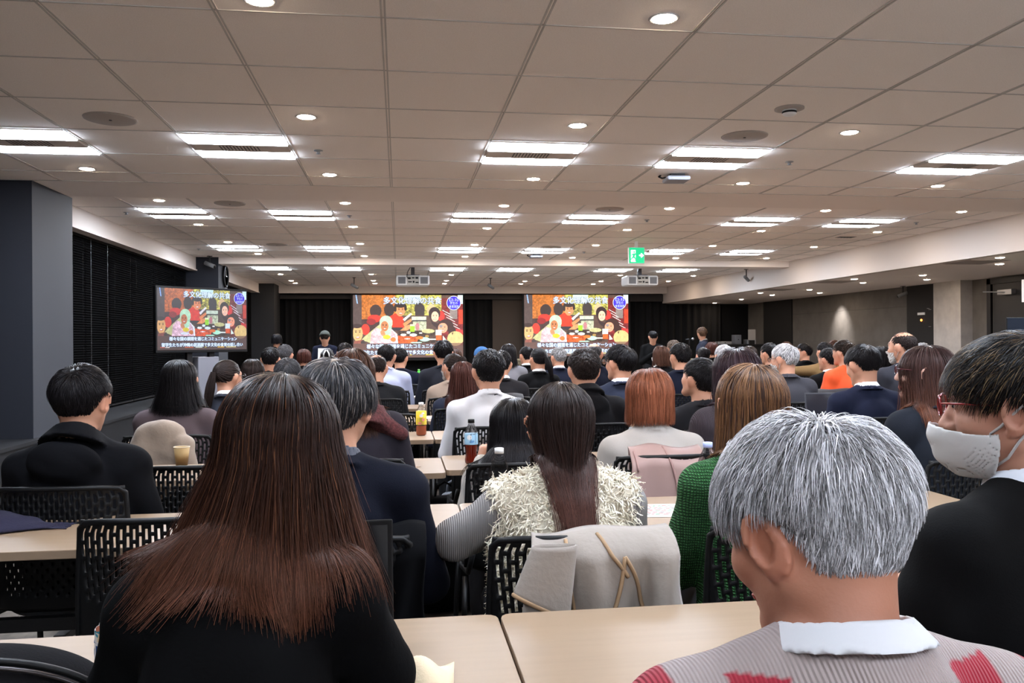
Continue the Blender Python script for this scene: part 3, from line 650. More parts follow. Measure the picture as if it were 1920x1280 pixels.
def skeleton(k):
    """joint positions in the person's own frame: origin on the floor under the hips, facing +y"""
    s = k.s; J = P_(); hz = k.hz
    J.hc = np.array((k.hx, k.lean, hz)); J.R = rotm(k.hy, k.hp, k.hr)
    down = J.R@np.array((0, -.25, -1.)); down /= np.linalg.norm(down)
    nb = J.hc+np.array((-k.hx*.6, -.02-.03*max(0, -k.hp)/30-k.lean*.25, -.15*s+k.nbz)); J.nb = nb
    J.sh = [nb+np.array((q*k.sw*s, .0-.0, -.078*s)) for q in (-1, 1)]
    J.chest = np.array((nb[0]*.8, nb[1]*.85+.01, nb[2]-.2*s)); J.hipz = .53 if not k.stand else .92*s
    J.hip = np.array((0, 0, J.hipz)); J.belly = np.array((nb[0]*.3, nb[1]*.35+.015, J.hipz+.16))
    J.el = []; J.wr = []; J.hd = []
    for i, q in enumerate((-1, 1)):
        sh = J.sh[i]; mode = k.arms if isinstance(k.arms, str) else k.arms[i]
        if mode == 'table': el = sh+np.array((q*.06, .06, -.24*s)); el[2] = max(el[2], TZ+.05) if el[1]+0 > .2 else el[2]; wr = np.array((q*.11+nb[0]*.5, el[1]+.2, max(TZ+.045, el[2]-.02)))
        elif mode == 'lap': el = sh+np.array((q*.05, .02, -.27*s)); wr = el+np.array((-q*.1, .2, -.1))
        elif mode == 'wide': el = sh+np.array((q*.13, .06, -.2*s)); el[2] = TZ+.05; wr = el+np.array((-q*.2, .16, .0))
        elif mode == 'read': el = sh+np.array((q*.05, .05, -.26*s)); wr = sh+np.array((-q*.09, .24, -.17*s))
        elif mode == 'mic': el = sh+np.array((q*.06, .04, -.27*s)); wr = sh+np.array((-q*.13, .2, -.1*s))
        elif mode == 'up': el = sh+np.array((q*.12, .14, -.12)); wr = sh+np.array((q*.1, .22, .12))
        elif mode == 'reach': el = sh+np.array((q*.24, .05, .0)); wr = sh+np.array((q*.44, .1, .06))
        elif mode == 'down': el = sh+np.array((q*.05, -.01, -.28*s)); wr = el+np.array((-q*.01, .04, -.24*s))
        else: el, wr = sh+np.array(mode[0]), sh+np.array(mode[1])
        dv = wr-el; dv = dv/np.linalg.norm(dv); J.el.append(el); J.wr.append(wr); J.hd.append(dv)
    J.kn = []; J.an = []
    for q in (-1, 1):
        if k.stand: J.kn.append(np.array((q*.1, .03, .5*s))); J.an.append(np.array((q*.11, -.02, .09)))
        else: J.kn.append(np.array((q*.12, .40, .5))); J.an.append(np.array((q*.12, .34, .09)))
    return J
def hand_sdf(p, wr, dv, q, curl=.5):
    up = np.array((0, 0, 1.)); sd = np.cross(dv, up); sd /= np.linalg.norm(sd)+1e-9; up = np.cross(sd, dv)
    c = wr+dv*.05; d = rc(p, wr+dv*.01, wr+dv*.055, .026, .03)
    for f, (off, ln) in enumerate(((-.026, .062), (-.009, .072), (.009, .068), (.025, .054))):
        a = wr+dv*.075+sd*off; m = a+(dv*math.cos(curl*.8)-up*math.sin(curl*.8))*ln*.5; e = m+(dv*math.cos(curl*2)-up*math.sin(curl*2))*ln*.5
        d = smin(d, rc(p, a, m, .0095, .009), .006); d = smin(d, rc(p, m, e, .009, .0075), .003)
    th = wr+dv*.03-sd*q*.026; d = smin(d, rc(p, th, th+dv*.03-sd*q*.022-up*.012, .012, .0095), .008)
    d = smin(d, rc(p, th+dv*.03-sd*q*.022-up*.012, th+dv*.058-sd*q*.018-up*.018, .0095, .008), .004)
    return d
def torso_sdf(p, k, J, t, arms=True, legs=False):
    s = k.s; b = k.bulk; w = k.sw*s
    cx = J.chest
    d = ell(p, cx, ((w*.97)*b+t, .108*b*s+t, .17*s+t))
    d = smin(d, ell(p, cx+np.array((0, -.015, .075*s)), (w*.8*b+t, .088*b+t, .085*s+t)), .05)
    d = smin(d, ell(p, J.belly, (w*.9*b+t, .112*b*s+t, .2*s+t)), .08)
    d = smin(d, ell(p, J.hip+np.array((0, 0, .03)), (.165*b+t, .125*b+t, .14+t)), .06)
    for i in (0, 1):
        d = smin(d, rc(p, J.nb+np.array((0, 0, -.012)), J.sh[i]+np.array((0, 0, .004)), .05*s+t*.7, .05*s+t), .035)
        if arms:
            d = smin(d, rc(p, J.sh[i], J.el[i], .052*s*b+t, .041*s+t), .03)
            d = smin(d, rc(p, J.el[i], J.wr[i], .041*s+t, .028*s+t), .015)
    return d
def legs_sdf(p, k, J, t):
    d = None
    for i in (0, 1):
        q = (-1, 1)[i]; h0 = np.array((q*.09, .02, J.hipz-.02))
        e = rc(p, h0, J.kn[i], .082+t, .056+t); d = e if d is None else smin(d, e, .03)
        d = smin(d, rc(p, J.kn[i], J.an[i], .054+t, .038+t), .02)
    return smin(d, ell(p, J.hip, (.16*k.bulk+t, .125+t, .11+t)), .05)
def body_fn(k, J):
    def fn(p):
        q = (p-J.hc)@J.R/k.s
        d = head_sdf(q, k.h < .008)*k.s
        n0 = J.hc+J.R@np.array((0, -.022, -.05))*k.s
        d = smin(d, rc(p, n0, J.nb+np.array((0, .01, -.03)), .052*k.s*k.neck, .06*k.s*k.neck), .02)
        if k.fullbody:
            d = smin(d, torso_sdf(p, k, J, -.008, True), .02)
            for i in (0, 1): d = np.minimum(d, hand_sdf(p, J.wr[i], J.hd[i], (-1, 1)[i], k.curl))
            d = np.minimum(d, legs_sdf(p, k, J, -.008))
        return d
    return fn
HAIRC = {'black': (22, 20, 21), 'dark': (34, 27, 25), 'brown': (62, 40, 31), 'redbrown': (56, 31, 26), 'auburn': (116, 67, 47), 'chestnut': (98, 68, 46), 'grey': (120, 118, 118), 'darkgrey': (62, 60, 62), 'silver': (178, 176, 178), 'blackgrey': (46, 45, 47)}
def hairline(az, style):
    # az in degrees from the front; elevation below which there is no hair
    xs = [0, 35, 55, 75, 92, 108, 125, 180]
    ys = {'m': [48, 42, 22, -2, 2, -14, -46, -60], 'f': [42, 30, 5, -25, -35, -45, -50, -52], 'bald': [75, 70, 35, 0, 4, -12, -46, -60]}[style]
    return np.interp(np.abs(az), xs, ys)
def roots(n, style, g, RX=(.079, .098, .092)):
    out = []
    while sum(len(o) for o in out) < n:
        v = g.normal(size=(n*2, 3)); v /= np.linalg.norm(v, axis=1)[:, None]
        az = np.degrees(np.arctan2(v[:, 0], v[:, 1])); elv = np.degrees(np.arcsin(v[:, 2]))
        ok = elv > hairline(az, style)+g.normal(size=len(v))*2
        if style == 'bald': ok &= ~((elv > 38) & (g.random(len(v)) < .93))
        out.append(v[ok])
    v = np.concatenate(out)[:n]
    return v
CC = np.array((0, -.008, .012)); RXH = np.array((.0775, .0965, .0905))
def comb(k, J, n, style, L, lift, whorl, grav, curl, seg, g, drape=False, cz=-.02, spread=0.0, sides=0.0, wind=0.0, fwd=0, stray=.0, wfn=None, cut=None, lenvar=.2, pinch=0.0, sl=.5):
    """grow n strands over the head; returns (n, seg+1, 3) in the person's frame"""
    v = roots(n, style, g); p = CC+v*RXH; w = np.array(whorl, float); w /= np.linalg.norm(w)
    ln = L*(1-lenvar*g.random(n)); 
    if drape: ln = np.maximum(.03, .09*v[:, 2]+L-.15+.06*np.clip(v[:, 2], 0, 1))*(1-lenvar*.5*g.random(n)**2)
    if cut is not None: ln = cut(v, ln)
    ds = ln/seg; lf = lift*(.15+.85*g.random(n)) if drape else lift*(.55+.45*g.random(n))
    clump = np.stack([wob(v, 9, 3, 1.0), wob(v, 11, 4, 1.0), wob(v, 10, 5, 1.0)], 1); ind = g.normal(size=(n, 3))
    if drape: p = CC+v*(RXH+lf[:, None]*.5)
    else:
        azr = np.degrees(np.arctan2(np.abs(v[:, 0]), v[:, 1])); er = np.exp(-((azr-97)/24)**2)*np.clip((.42-v[:, 2])/.3, 0, 1)
        ln = ln*(1-.78*er); lf = lf*np.interp(v[:, 2], [-.75, -.1, .5], [.3, sl, 1.0])*(1-.5*er); ds = ln/seg
    pts = [p.copy()]; body = (lambda x: torso_sdf(x, k, J, k.ct+k.hct)) if drape else None
    d = None; s = np.zeros(n)
    Rm = J.R; sc = k.s
    downl = Rm.T@np.array((0, 0, -1.))
    for it in range(seg):
        nrm = (p-CC)/RXH**2; nrm /= np.linalg.norm(nrm, axis=1)[:, None]
        rr = np.linalg.norm((p-CC)/RXH, axis=1)
        rad = nrm-w*1.0; 
        t = (v-w*.98); t = t/(np.linalg.norm(t, axis=1)[:, None]+1e-6)
        t = t+downl*grav*(.4+it/seg)+clump*curl*.5+ind*(curl*.25+stray)
        if fwd: t[:, 1] += fwd*np.clip(v[:, 1]+.2, 0, 1)
        t -= nrm*(t*nrm).sum(1)[:, None]*(1 if not drape else 1); t /= np.linalg.norm(t, axis=1)[:, None]+1e-9
        if drape:
            below = np.clip((cz-(p@(-downl)))/.05+ .0, 0, 1)[:, None]
            out = p-CC; out = out-downl*(out@downl)[:, None]; on = np.linalg.norm(out, axis=1)[:, None]+1e-6; out = out/on
            fall = downl+out*(spread+sides*it/seg)*np.array((1, .35, 1)); fall[:, 0] -= pinch*p[:, 0]*10; fall = fall+clump*curl*.35+ind*(.035+stray); fall[:, 1] -= .55*np.clip(v[:, 1]+.15, 0, 1)*np.clip(1-it/seg*1.2, 0, 1); t = t*(1-below)+fall*below; t /= np.linalg.norm(t, axis=1)[:, None]
        d = t if d is None else d*.45+t*.55; d /= np.linalg.norm(d, axis=1)[:, None]
        p = p+d*ds[:, None]; s = s+1./seg
        hh = lf*np.clip(s*1.6, 0, 1)**.6 if not drape else lf*np.clip(.5+s*3, 0, 1)
        q = (p-CC)/(RXH+hh[:, None]); r_ = np.linalg.norm(q, axis=1); m = r_ < 1
        if not drape: m = m | (r_ < 99)
        else: m = m | (below[:, 0] < .5)
        tgt = CC+q/r_[:, None]*(RXH+hh[:, None])
        if not drape:
            low = (p[:, 2] < -.05) & (v[:, 1] < .05); m = m & ~low; p[low] += np.array((0, -.0006, 0))
        p = np.where(m[:, None], tgt, p)
        if drape and body is not None and it > seg*.25:
            W_ = J.hc+(p@Rm.T)*sc; e = .004
            dd = body(W_); mm = dd < .004+lf*.25
            if mm.any():
                Wm = W_[mm]; gr = np.stack([body(Wm+np.eye(3)[a]*e)-body(Wm-np.eye(3)[a]*e) for a in range(3)], 1); gr /= np.linalg.norm(gr, axis=1)[:, None]+1e-9
                Wm = Wm+gr*((.004+lf[mm]*.25)-dd[mm])[:, None]; W_[mm] = Wm; p = ((W_-J.hc)@Rm)/sc
        if drape and it > 0:
            dv = p-pts[-1]; p = pts[-1]+dv/(np.linalg.norm(dv, axis=1)[:, None]+1e-9)*np.minimum(np.linalg.norm(dv, axis=1), ds*1.05)[:, None]
        pts.append(p.copy())
    Pt = np.stack(pts, 1)
    if wfn is not None: Pt = wfn(Pt)
    return J.hc+(Pt@Rm.T)*sc, v
def ribbons(Pt, width, colr, ctr, taper=.75, ridge=.45):
    n, m, _ = Pt.shape; T = np.gradient(Pt, axis=1); T /= np.linalg.norm(T, axis=2)[..., None]+1e-9
    N = Pt-ctr; N[..., 2] *= .35; N -= T*(N*T).sum(2)[..., None]; N /= np.linalg.norm(N, axis=2)[..., None]+1e-9
    S = np.cross(T, N); wv = width[:, None]*(1-taper*np.linspace(0, 1, m)[None]**2.5)
    A = Pt-S*wv[..., None]*.5; B = Pt+N*wv[..., None]*ridge; C = Pt+S*wv[..., None]*.5
    V = np.stack([A, B, C], 2).reshape(-1, 3)
    i = (np.arange(n)[:, None]*m+np.arange(m-1)[None])*3; i = i.ravel()
    Q = np.concatenate([np.stack([i, i+1, i+4, i+3], 1), np.stack([i+1, i+2, i+5, i+4], 1)])
    if colr.ndim == 2: c = np.repeat(colr, m*3, 0)
    else: c = np.repeat(colr.reshape(-1, 3), 3, 0)
    return V, Q, c
def hair_colors(base, n, g, var=.35, streak=None, sf=0.0, seg=None, tip=None):
    c = np.array(srgb(base))[None]*np.exp(g.normal(size=(n, 1))*var)
    if streak is not None:
        m = g.random(n) < sf; c[m] = np.array(srgb(streak))*np.exp(g.normal(size=(m.sum(), 1))*.25)
    if tip is not None:
        t = np.linspace(0, 1, seg+1)[None, :, None]**2; c = c[:, None]*(1-t)+np.array(srgb(tip))[None, None]*np.exp(g.normal(size=(n, 1, 1))*var)*t
    return c
def hair_object(k, J, H, body_root):
    g = np.random.default_rng(k.seed); st = H.get('style', 'short'); D = k.D
    base = HAIRC.get(H['c'], H['c']) if isinstance(H['c'], str) else H['c']
    q = H.get('q', 1.0)
    N = int(H.get('n', np.clip(9000/D**1.1, 420, 8000))); wd = H.get('w', max(.0011, .0011*D**.8))
    sex = 'bald' if st == 'bald' else ('f' if st in ('long', 'bob', 'pony', 'bun') else 'm')
    lift = H.get('lift', {'short': .016, 'bald': .006, 'long': .017, 'bob': .02, 'pony': .010, 'bun': .010, 'curly': .026}[st])
    seg = 9 if D < 3 else 6
    # scalp shell, one piece under the strands
    def shell(p):
        v = (p-J.hc)@J.R/k.s; th = lift*(.3 if st in ('long', 'bob') else .34*np.interp(v[:, 2]/.09, [-.75, -.1, .5], [.1, .6, 1.0]))
        d = ell(v, CC, RXH)-th; u = (v-CC)/RXH; r_ = np.linalg.norm(u, axis=1)+1e-9; az = np.degrees(np.arctan2(u[:, 0], u[:, 1])); elv = np.degrees(np.arcsin(np.clip(u[:, 2]/r_, -1, 1)))
        hl = hairline(az, sex if sex != 'bald' else 'm' if False else sex)
        d = np.maximum(d, (hl-elv)*.0016); d = np.maximum(d, -(ell(v, CC, RXH-.02)))
        if sex == 'bald': d = np.maximum(d, (elv-45)*.0016)
        if st in ('bun',): d = smin(d, ell(v, (0, -.125, .045), (.036, .032, .036)), .01)
        return d*k.s
    lo = J.hc-.17*k.s; hi = J.hc+.17*k.s; hh = min(max(k.h, .005), .011)
    P, Q = snet(shell, lo, hi, hh); bc = np.array(srgb(base))*.55; cs = [np.tile(bc, (len(P), 1))]; Vs = [P]; Qs = [Q]; nv = len(P)
    ctr = J.hc+J.R@np.array((0, -.01, -.03))
    kw = dict(g=g, seg=seg)
    sets = []
    if st in ('short', 'bald'):
        cutf = H.get('cut') or (lambda v, ln: ln*np.interp(v[:, 2], [-.7, -.1, .35, 1], [.35, .5, .85, 1.0]))
        sets.append(comb(k, J, N, sex, H.get('L', .05 if st == 'short' else .025), lift, H.get('whorl', (0.05, -.55, .82)), H.get('grav', .45), H.get('curl', .25), sl=H.get('sl', .5), cut=cutf, fwd=H.get('fwd', .6), stray=H.get('stray', .05), **kw)[0])
    elif st == 'curly':
        sets.append(comb(k, J, N, 'm', .05, lift, (0, -.4, .9), .3, 1.6, stray=.5, **kw)[0])
    elif st in ('long', 'bob'):
        L = H.get('L', .42 if st == 'long' else .26); seg = H.get('seg', 18 if D < 4 else 10); kw['seg'] = seg
        sets.append(comb(k, J, N, 'f', L, lift, H.get('whorl', (0, .05, 1)), H.get('grav', 1.0), H.get('curl', .12), drape=True, cz=H.get('cz', .03), spread=H.get('spread', .10), sides=H.get('sides', .0), stray=H.get('stray', .01), lenvar=H.get('lenvar', .45), pinch=H.get('pinch', 0.0), wfn=H.get('wfn'), **kw)[0])
    elif st in ('pony', 'bun'):
        # hair drawn back over the skull to the tie, then a tail
        v = roots(N, 'f', g); p = CC+v*RXH; tie = np.array(H.get('tie', (0, -.108, .02))); m = 8; pts = []
        lf = lift*(.2+.8*g.random(N))
        for i in range(m+1):
            t = i/m; x = p*(1-t)+tie*t; u = (x-CC)/(RXH+lf[:, None]*min(1, t*3)); r_ = np.linalg.norm(u, axis=1)[:, None]; pts.append(CC+u/r_*(RXH+lf[:, None]*min(1, t*3)))
        sets.append(J.hc+(np.stack(pts, 1)@J.R.T)*k.s)
        if st == 'pony':
            n2 = N//3; Lt = H.get('L', .28); seg2 = 12; ph = g.random(n2)*6.28; rr = np.sqrt(g.random(n2)); base_p = J.hc+(J.R@(tie+np.array((0, -.012, 0))))*k.s
            pts = []; side = H.get('tside', 0.0)
            for i in range(seg2+1):
                t = i/seg2; rad = (.012+.02*math.sin(min(1, t*1.25)*math.pi*.8))*rr*(1-.4*t); c = base_p+np.array((side*t, -.03*math.sin(t*2.2)-.01, -Lt*t))+np.array((0, -.02*(1-t), .01*math.sin(t*3)))
                x = c[None]+np.stack([np.cos(ph)*rad*1.2, np.sin(ph)*rad, -.03*t*g.random(n2)], 1); dd = torso_sdf(x, k, J, k.ct); x[:, 1] -= np.clip(.006-dd, 0, .2); pts.append(x)
            sets.append(np.stack(pts, 1))
        else:
            n2 = N//4; ph = g.random(n2)*6.28; th = g.random(n2)*3.14; pts = []
            c0 = np.array((0, -.128, .045))
            for i in range(9):
                a = ph+i/8*2.2; x = c0+np.stack([np.cos(a)*np.sin(th)*.04, np.cos(th)*.034-.0, np.sin(a)*np.sin(th)*.04], 1); pts.append(x)
            sets.append(J.hc+(np.stack(pts, 1)@J.R.T)*k.s)
    for Pt in sets:
        n = len(Pt); ww = wd*(.6+.8*g.random(n)); cc = hair_colors(base, n, g, H.get('var', .3), H.get('streak'), H.get('sf', 0), Pt.shape[1]-1, H.get('tip'))
        V, Qr, c = ribbons(Pt, ww, cc, ctr, ridge=.4); Vs.append(V); Qs.append(Qr+nv); cs.append(c); nv += len(V)
    me = rawmesh('hair', np.concatenate(Vs), np.concatenate(Qs), m_hair, True, None, np.concatenate(cs))
    return link('hair', me, body_root)
def ring_fn(c, Rm, a, b, h, t, flare=0.0, front=None):
    """a band around the neck: ellipse radii a,b, half height h, thickness t"""
    def f(p):
        q = (p-c)@Rm; fl = 1-flare*q[:, 2]/h; r_ = np.sqrt((q[:, 0]/(a*fl))**2+(q[:, 1]/(b*fl))**2)
        d = np.maximum(np.abs(r_-1)*min(a, b)-t, np.abs(q[:, 2]-.0)-h)
        return d-.002
    return f
TOPM = {}
def topmat(kind, c):
    key = kind+str(c)
    if key not in TOPM:
        if kind == 'knit': TOPM[key] = mat('knit '+key, c, .95, bump=.5, wave=('X', 60, .3), spec=.15)
        elif kind == 'shirt': TOPM[key] = mat('shirt '+key, c, .75, bump=.12, bscale=14)
        elif kind == 'hoodie': TOPM[key] = mat('hoodie '+key, c, .92, spec=.12, bump=.25, bscale=40)
        else: TOPM[key] = mat('cloth '+key, c, .88, bump=.15, bscale=300, spec=.15)
    return TOPM[key]
def person(px, ty, Y, label, hair, top=('suit', (24, 27, 40)), hy=0, hp=0, hr=0, by=0, s=1.0, lean=.05, arms='table', stand=False, bulk=1.0, sw=.165, skin=None, collar=None, seed=None, full=None, h=None, hx=0, glasses=None, mask=False, curl=.9, neck=1.0, extra=None, chair=True, lower=True, hcoat=None, group='audience', toph=None, chdy=0.0, nbz=0.0):
    k = P_(); k.hct = hair.get('hct', .002); k.D = Y; k.s = s; k.bulk = bulk; k.sw = sw; k.arms = arms; k.stand = stand; k.lean = lean; k.hy = hy; k.hp = hp; k.hr = hr; k.hx = hx; k.neck = neck; k.curl = curl; k.nbz = nbz
    k.seed = seed or int(px*7+ty); k.fullbody = True; k.ct = .012
    k.h = h or (.0055 if Y < 2 else .0075 if Y < 4 else .010 if Y < 7 else .013)
    w = onY(px, ty, Y); lift = {'bald': .004}.get(hair.get('style'), .7*hair.get('lift', .02))
    Rm = rotm(hy, hp, hr); topv = max((Rm@(CC+RXH*np.array(d)))[2] for d in ((0, 0, 1), (0, -.5, .86), (0, .5, .86), (0, -.86, .5), (0, .86, .5)))
    k.hz = w[2]-(topv+lift)*s
    br = R(by); off = np.array((hx*math.cos(br)-lean*math.sin(br), hx*math.sin(br)+lean*math.cos(br)))
    k.hy = hy-by
    t = thing('person', label, 'person', (w[0]-off[0], w[1]-off[1], 0), br, group)
    J = skeleton(k); sk = SK if skin is None else np.array(srgb(skin))
    def colf(P):
        q = (P-J.hc)@J.R/s; c = np.tile(sk, (len(P), 1)); m = (np.abs(q[:, 0]) < .024) & (np.abs(q[:, 2]+.071) < .011) & (q[:, 1] > .085); c[m] = np.array(srgb((176, 98, 88)))
        br_ = (np.abs(np.abs(q[:, 0])-.032) < .018) & (np.abs(q[:, 2]-.026) < .0035) & (q[:, 1] > .07); c[br_] = np.array(srgb((50, 38, 34)))
        e = np.clip(1-np.abs(np.abs(q[:, 0])-.083)/.02, 0, 1)[:, None]*(np.abs(q[:, 2:3]+.014) < .04); c = c*(1-e*.25)+c*np.array((1.15, .72, .66))*e*.25
        return c
    xs = [J.hc]+J.sh+J.el+J.wr+J.kn+J.an+[J.hip, J.chest]+[J.wr[i]+J.hd[i]*.1 for i in (0, 1)]
    lo = np.min(xs, 0)-.2; hi = np.max(xs, 0)+.2; lo[2] = max(0, lo[2]+.05) if False else J.an[0][2]-.1; hi[2] = max(J.hc[2]+.16*s, max(x[2] for x in J.wr)+.2)
    # fine grid at the head, the rest of the same surface follows at the same pitch
    bo = sdfobj('body', body_fn(k, J), lo, hi, k.h, m_skin, t, colf)
    for q in (-1, 1):
        e = J.hc+J.R@np.array((q*.031, .083, .001))*s
        if Y < 16: MB().lathe([(0, -.0095), (.0055, -.008), (.0095, 0), (.0055, .008), (0, .0095)], 12, T=Matrix.Translation(tuple(e))).lathe([(.0045, 0), (.003, .002), (0, .003)], 10, mi=1, T=Matrix.Translation(tuple(e+J.R@np.array((0, .0085, 0))*s)) @ Matrix([list(r)+[0] for r in (J.R@np.array([[1, 0, 0], [0, 0, 1], [0, -1, 0]]))]+[[0, 0, 0, 1]])).build('eye', [m_eye, m_iris], t, smooth=True)
    hair_object(k, J, hair, t)
    kind, tc = top[0], top[1]; tm = topmat(kind, tc)
    am = {'suit': .004, 'shirt': .006, 'hoodie': .006, 'knit': .003, 'vest': .003}.get(kind, .004)*(1 if Y < 7 else .6)
    cpos = J.nb+np.array((0, .008, .02)); Rc = rotm(0, -14+J.nb[1]*20, 0)
    def topf(p):
        wr_ = wob(p, 22, k.seed % 50, am)+wob(p*np.array((1, 1, .45)), 45, k.seed % 31, am*.45)
        d = torso_sdf(p, k, J, k.ct)+wr_
        if kind in ('suit',):
            d = smin(d, ring_fn(cpos+np.array((0, -.004, -.012)), Rc, .074*s*neck, .076*s*neck, .016, .005, .18)(p), .008)
        elif kind in ('shirt',): d = smin(d, ring_fn(cpos+np.array((0, -.002, .0)), Rc, .066*s*neck, .068*s*neck, .014, .0035, .12)(p), .006)
        elif kind == 'knit': d = smin(d, ring_fn(cpos+np.array((0, 0, -.012)), Rc, .068*s*neck, .07*s*neck, .012, .005, .1)(p), .01)
        elif kind == 'turtle': d = smin(d, ring_fn(cpos+np.array((0, 0, .01)), Rc, .061*s*neck, .063*s*neck, .03, .005, .05)(p), .012)
        elif kind == 'hoodie':
            d = smin(d, ring_fn(cpos+np.array((0, -.02, -.005)), rotm(0, -30, 0), .083*s, .09*s, .03, .012, .18)(p)+wob(p, 30, 5, .006), .02)
            d = smin(d, ell(p, J.nb+np.array((0, -.1, -.055)), (.12*s, .05, .085), rotm(0, 15, 0))+wob(p, 26, 9, .008), .02)
        n0 = J.hc+J.R@np.array((0, -.022, -.05))*s
        d = np.maximum(d, -rc(p, n0, J.nb+np.array((0, .012, -.015)), .0535*s*neck, .061*s*neck))
        d = np.maximum(d, -(p[:, 2]-(J.hipz-.09)))
        for i in (0, 1): d = np.maximum(d, (p-J.wr[i])@J.hd[i]) if False else d
        return d
    sleeveless = toph == 'vest'
    a0 = np.min([J.hip-.2]+J.el+J.wr+J.sh, 0)-.09; a1 = np.max([J.hip+.2]+J.el+J.wr+J.sh+[J.nb+np.array((0, 0, .07))], 0)+np.array((.09, .09, .03))
    a0[2] = J.hipz-.13
    nm = {'suit': 'suit_jacket', 'shirt': 'shirt', 'hoodie': 'hooded_jacket', 'knit': 'sweater', 'turtle': 'turtleneck', 'vest': 'vest'}[kind]
    tp = sdfobj(nm, topf, a0, a1, max(k.h, .007), tm, t)
    if collar is not None:
        def cf(p):
            d = ring_fn(cpos+np.array((0, .0, .006)), Rc, .0635*s*neck, .066*s*neck, .015, .003, .1)(p); return d
        sdfobj('shirt_collar', cf, J.nb-.13, J.nb+.13, min(k.h, .007), topmat('shirt', collar), t)
    if lower:
        l0 = np.min([J.hip-.2]+J.kn+J.an, 0)-.1; l1 = np.max([J.hip+.1]+J.kn+J.an, 0)+.1; l0[2] = J.an[0][2]-.03
        sdfobj('trousers', lambda p: np.maximum(legs_sdf(p, k, J, .006), J.an[0][2]+.0-p[:, 2]), l0, l1, .016, m_trou, t)
        for i in (0, 1):
            a = J.an[i]; sdfobj('shoe', lambda p: np.maximum(smin(rc(p, a+np.array((0, -.03, -.05)), a+np.array((0, .14, -.06)), .042, .034), rc(p, a, a+np.array((0, 0, .03)), .04, .036), .03), -(p[:, 2]-.002)), a-np.array((.1, .12, .1)), a+np.array((.1, .24, .08)), .012, m_shoe, t)
    if glasses is not None: make_glasses(t, J, s, glasses)
    if extra: extra(t, k, J)
    k.root = t; k.J = J; k.Yc = w[1]-off[1]; k.Xc = w[0]-off[0]
    if chair and not stand: CHAIRS.append((k.Xc, k.Yc+chdy, by, label, Y))
    return k
def hframe(J, s):
    M4 = Matrix([list(J.R[i]*s)+[J.hc[i]] for i in range(3)]+[[0, 0, 0, 1]]); return M4
def make_glasses(t, J, s, c):
    T = hframe(J, s); b = MB(); m = mat('glasses'+str(c), c, .25, spec=.6)
    for q in (-1, 1):
        pts = [(q*(.035+.024*math.cos(a)*(1 if abs(math.cos(a)) < .8 else .95)), .113-.004*math.cos(a), .002+.018*math.sin(a)) for a in np.linspace(0, 6.283, 20)[:-1]]
        b.tube([T @ Vector(p) for p in pts], .0021*s, 8, closed=True)
        b.tube([T @ Vector(p) for p in ((q*.058, .108, .008), (q*.074, .09, .008), (q*.082, .02, .004), (q*.082, -.01, -.004))], .0019*s, 8)
    b.tube([T @ Vector(p) for p in ((-.012, .113, .006), (0, .116, .01), (.012, .113, .006))], .002*s, 8)
    g = b.build('glasses', m, t, smooth=True)
    b = MB()
    for q in (-1, 1):
        pts = [T @ Vector((q*.035+.0235*math.cos(a), .1125, .002+.0175*math.sin(a))) for a in np.linspace(0, 6.283, 20)[:-1]]; b.add(pts, [tuple(range(len(pts)))])
    b.build('lens', mat('lens', (255, 255, 255), .02, trans=1, ior=1.05, alpha=.35), g)
CHAIRS = []
# ================================================================== AUDIENCE
import time; _t0 = time.time()
NAVY = (17, 20, 34); BLK = (9, 9, 11); CHAR = (44, 42, 44); DGREY = (58, 56, 60)
Hs = lambda c='black', **k: dict(style='short', c=c, **k)
Hl = lambda c='black', **k: dict(style='long', c=c, **k)
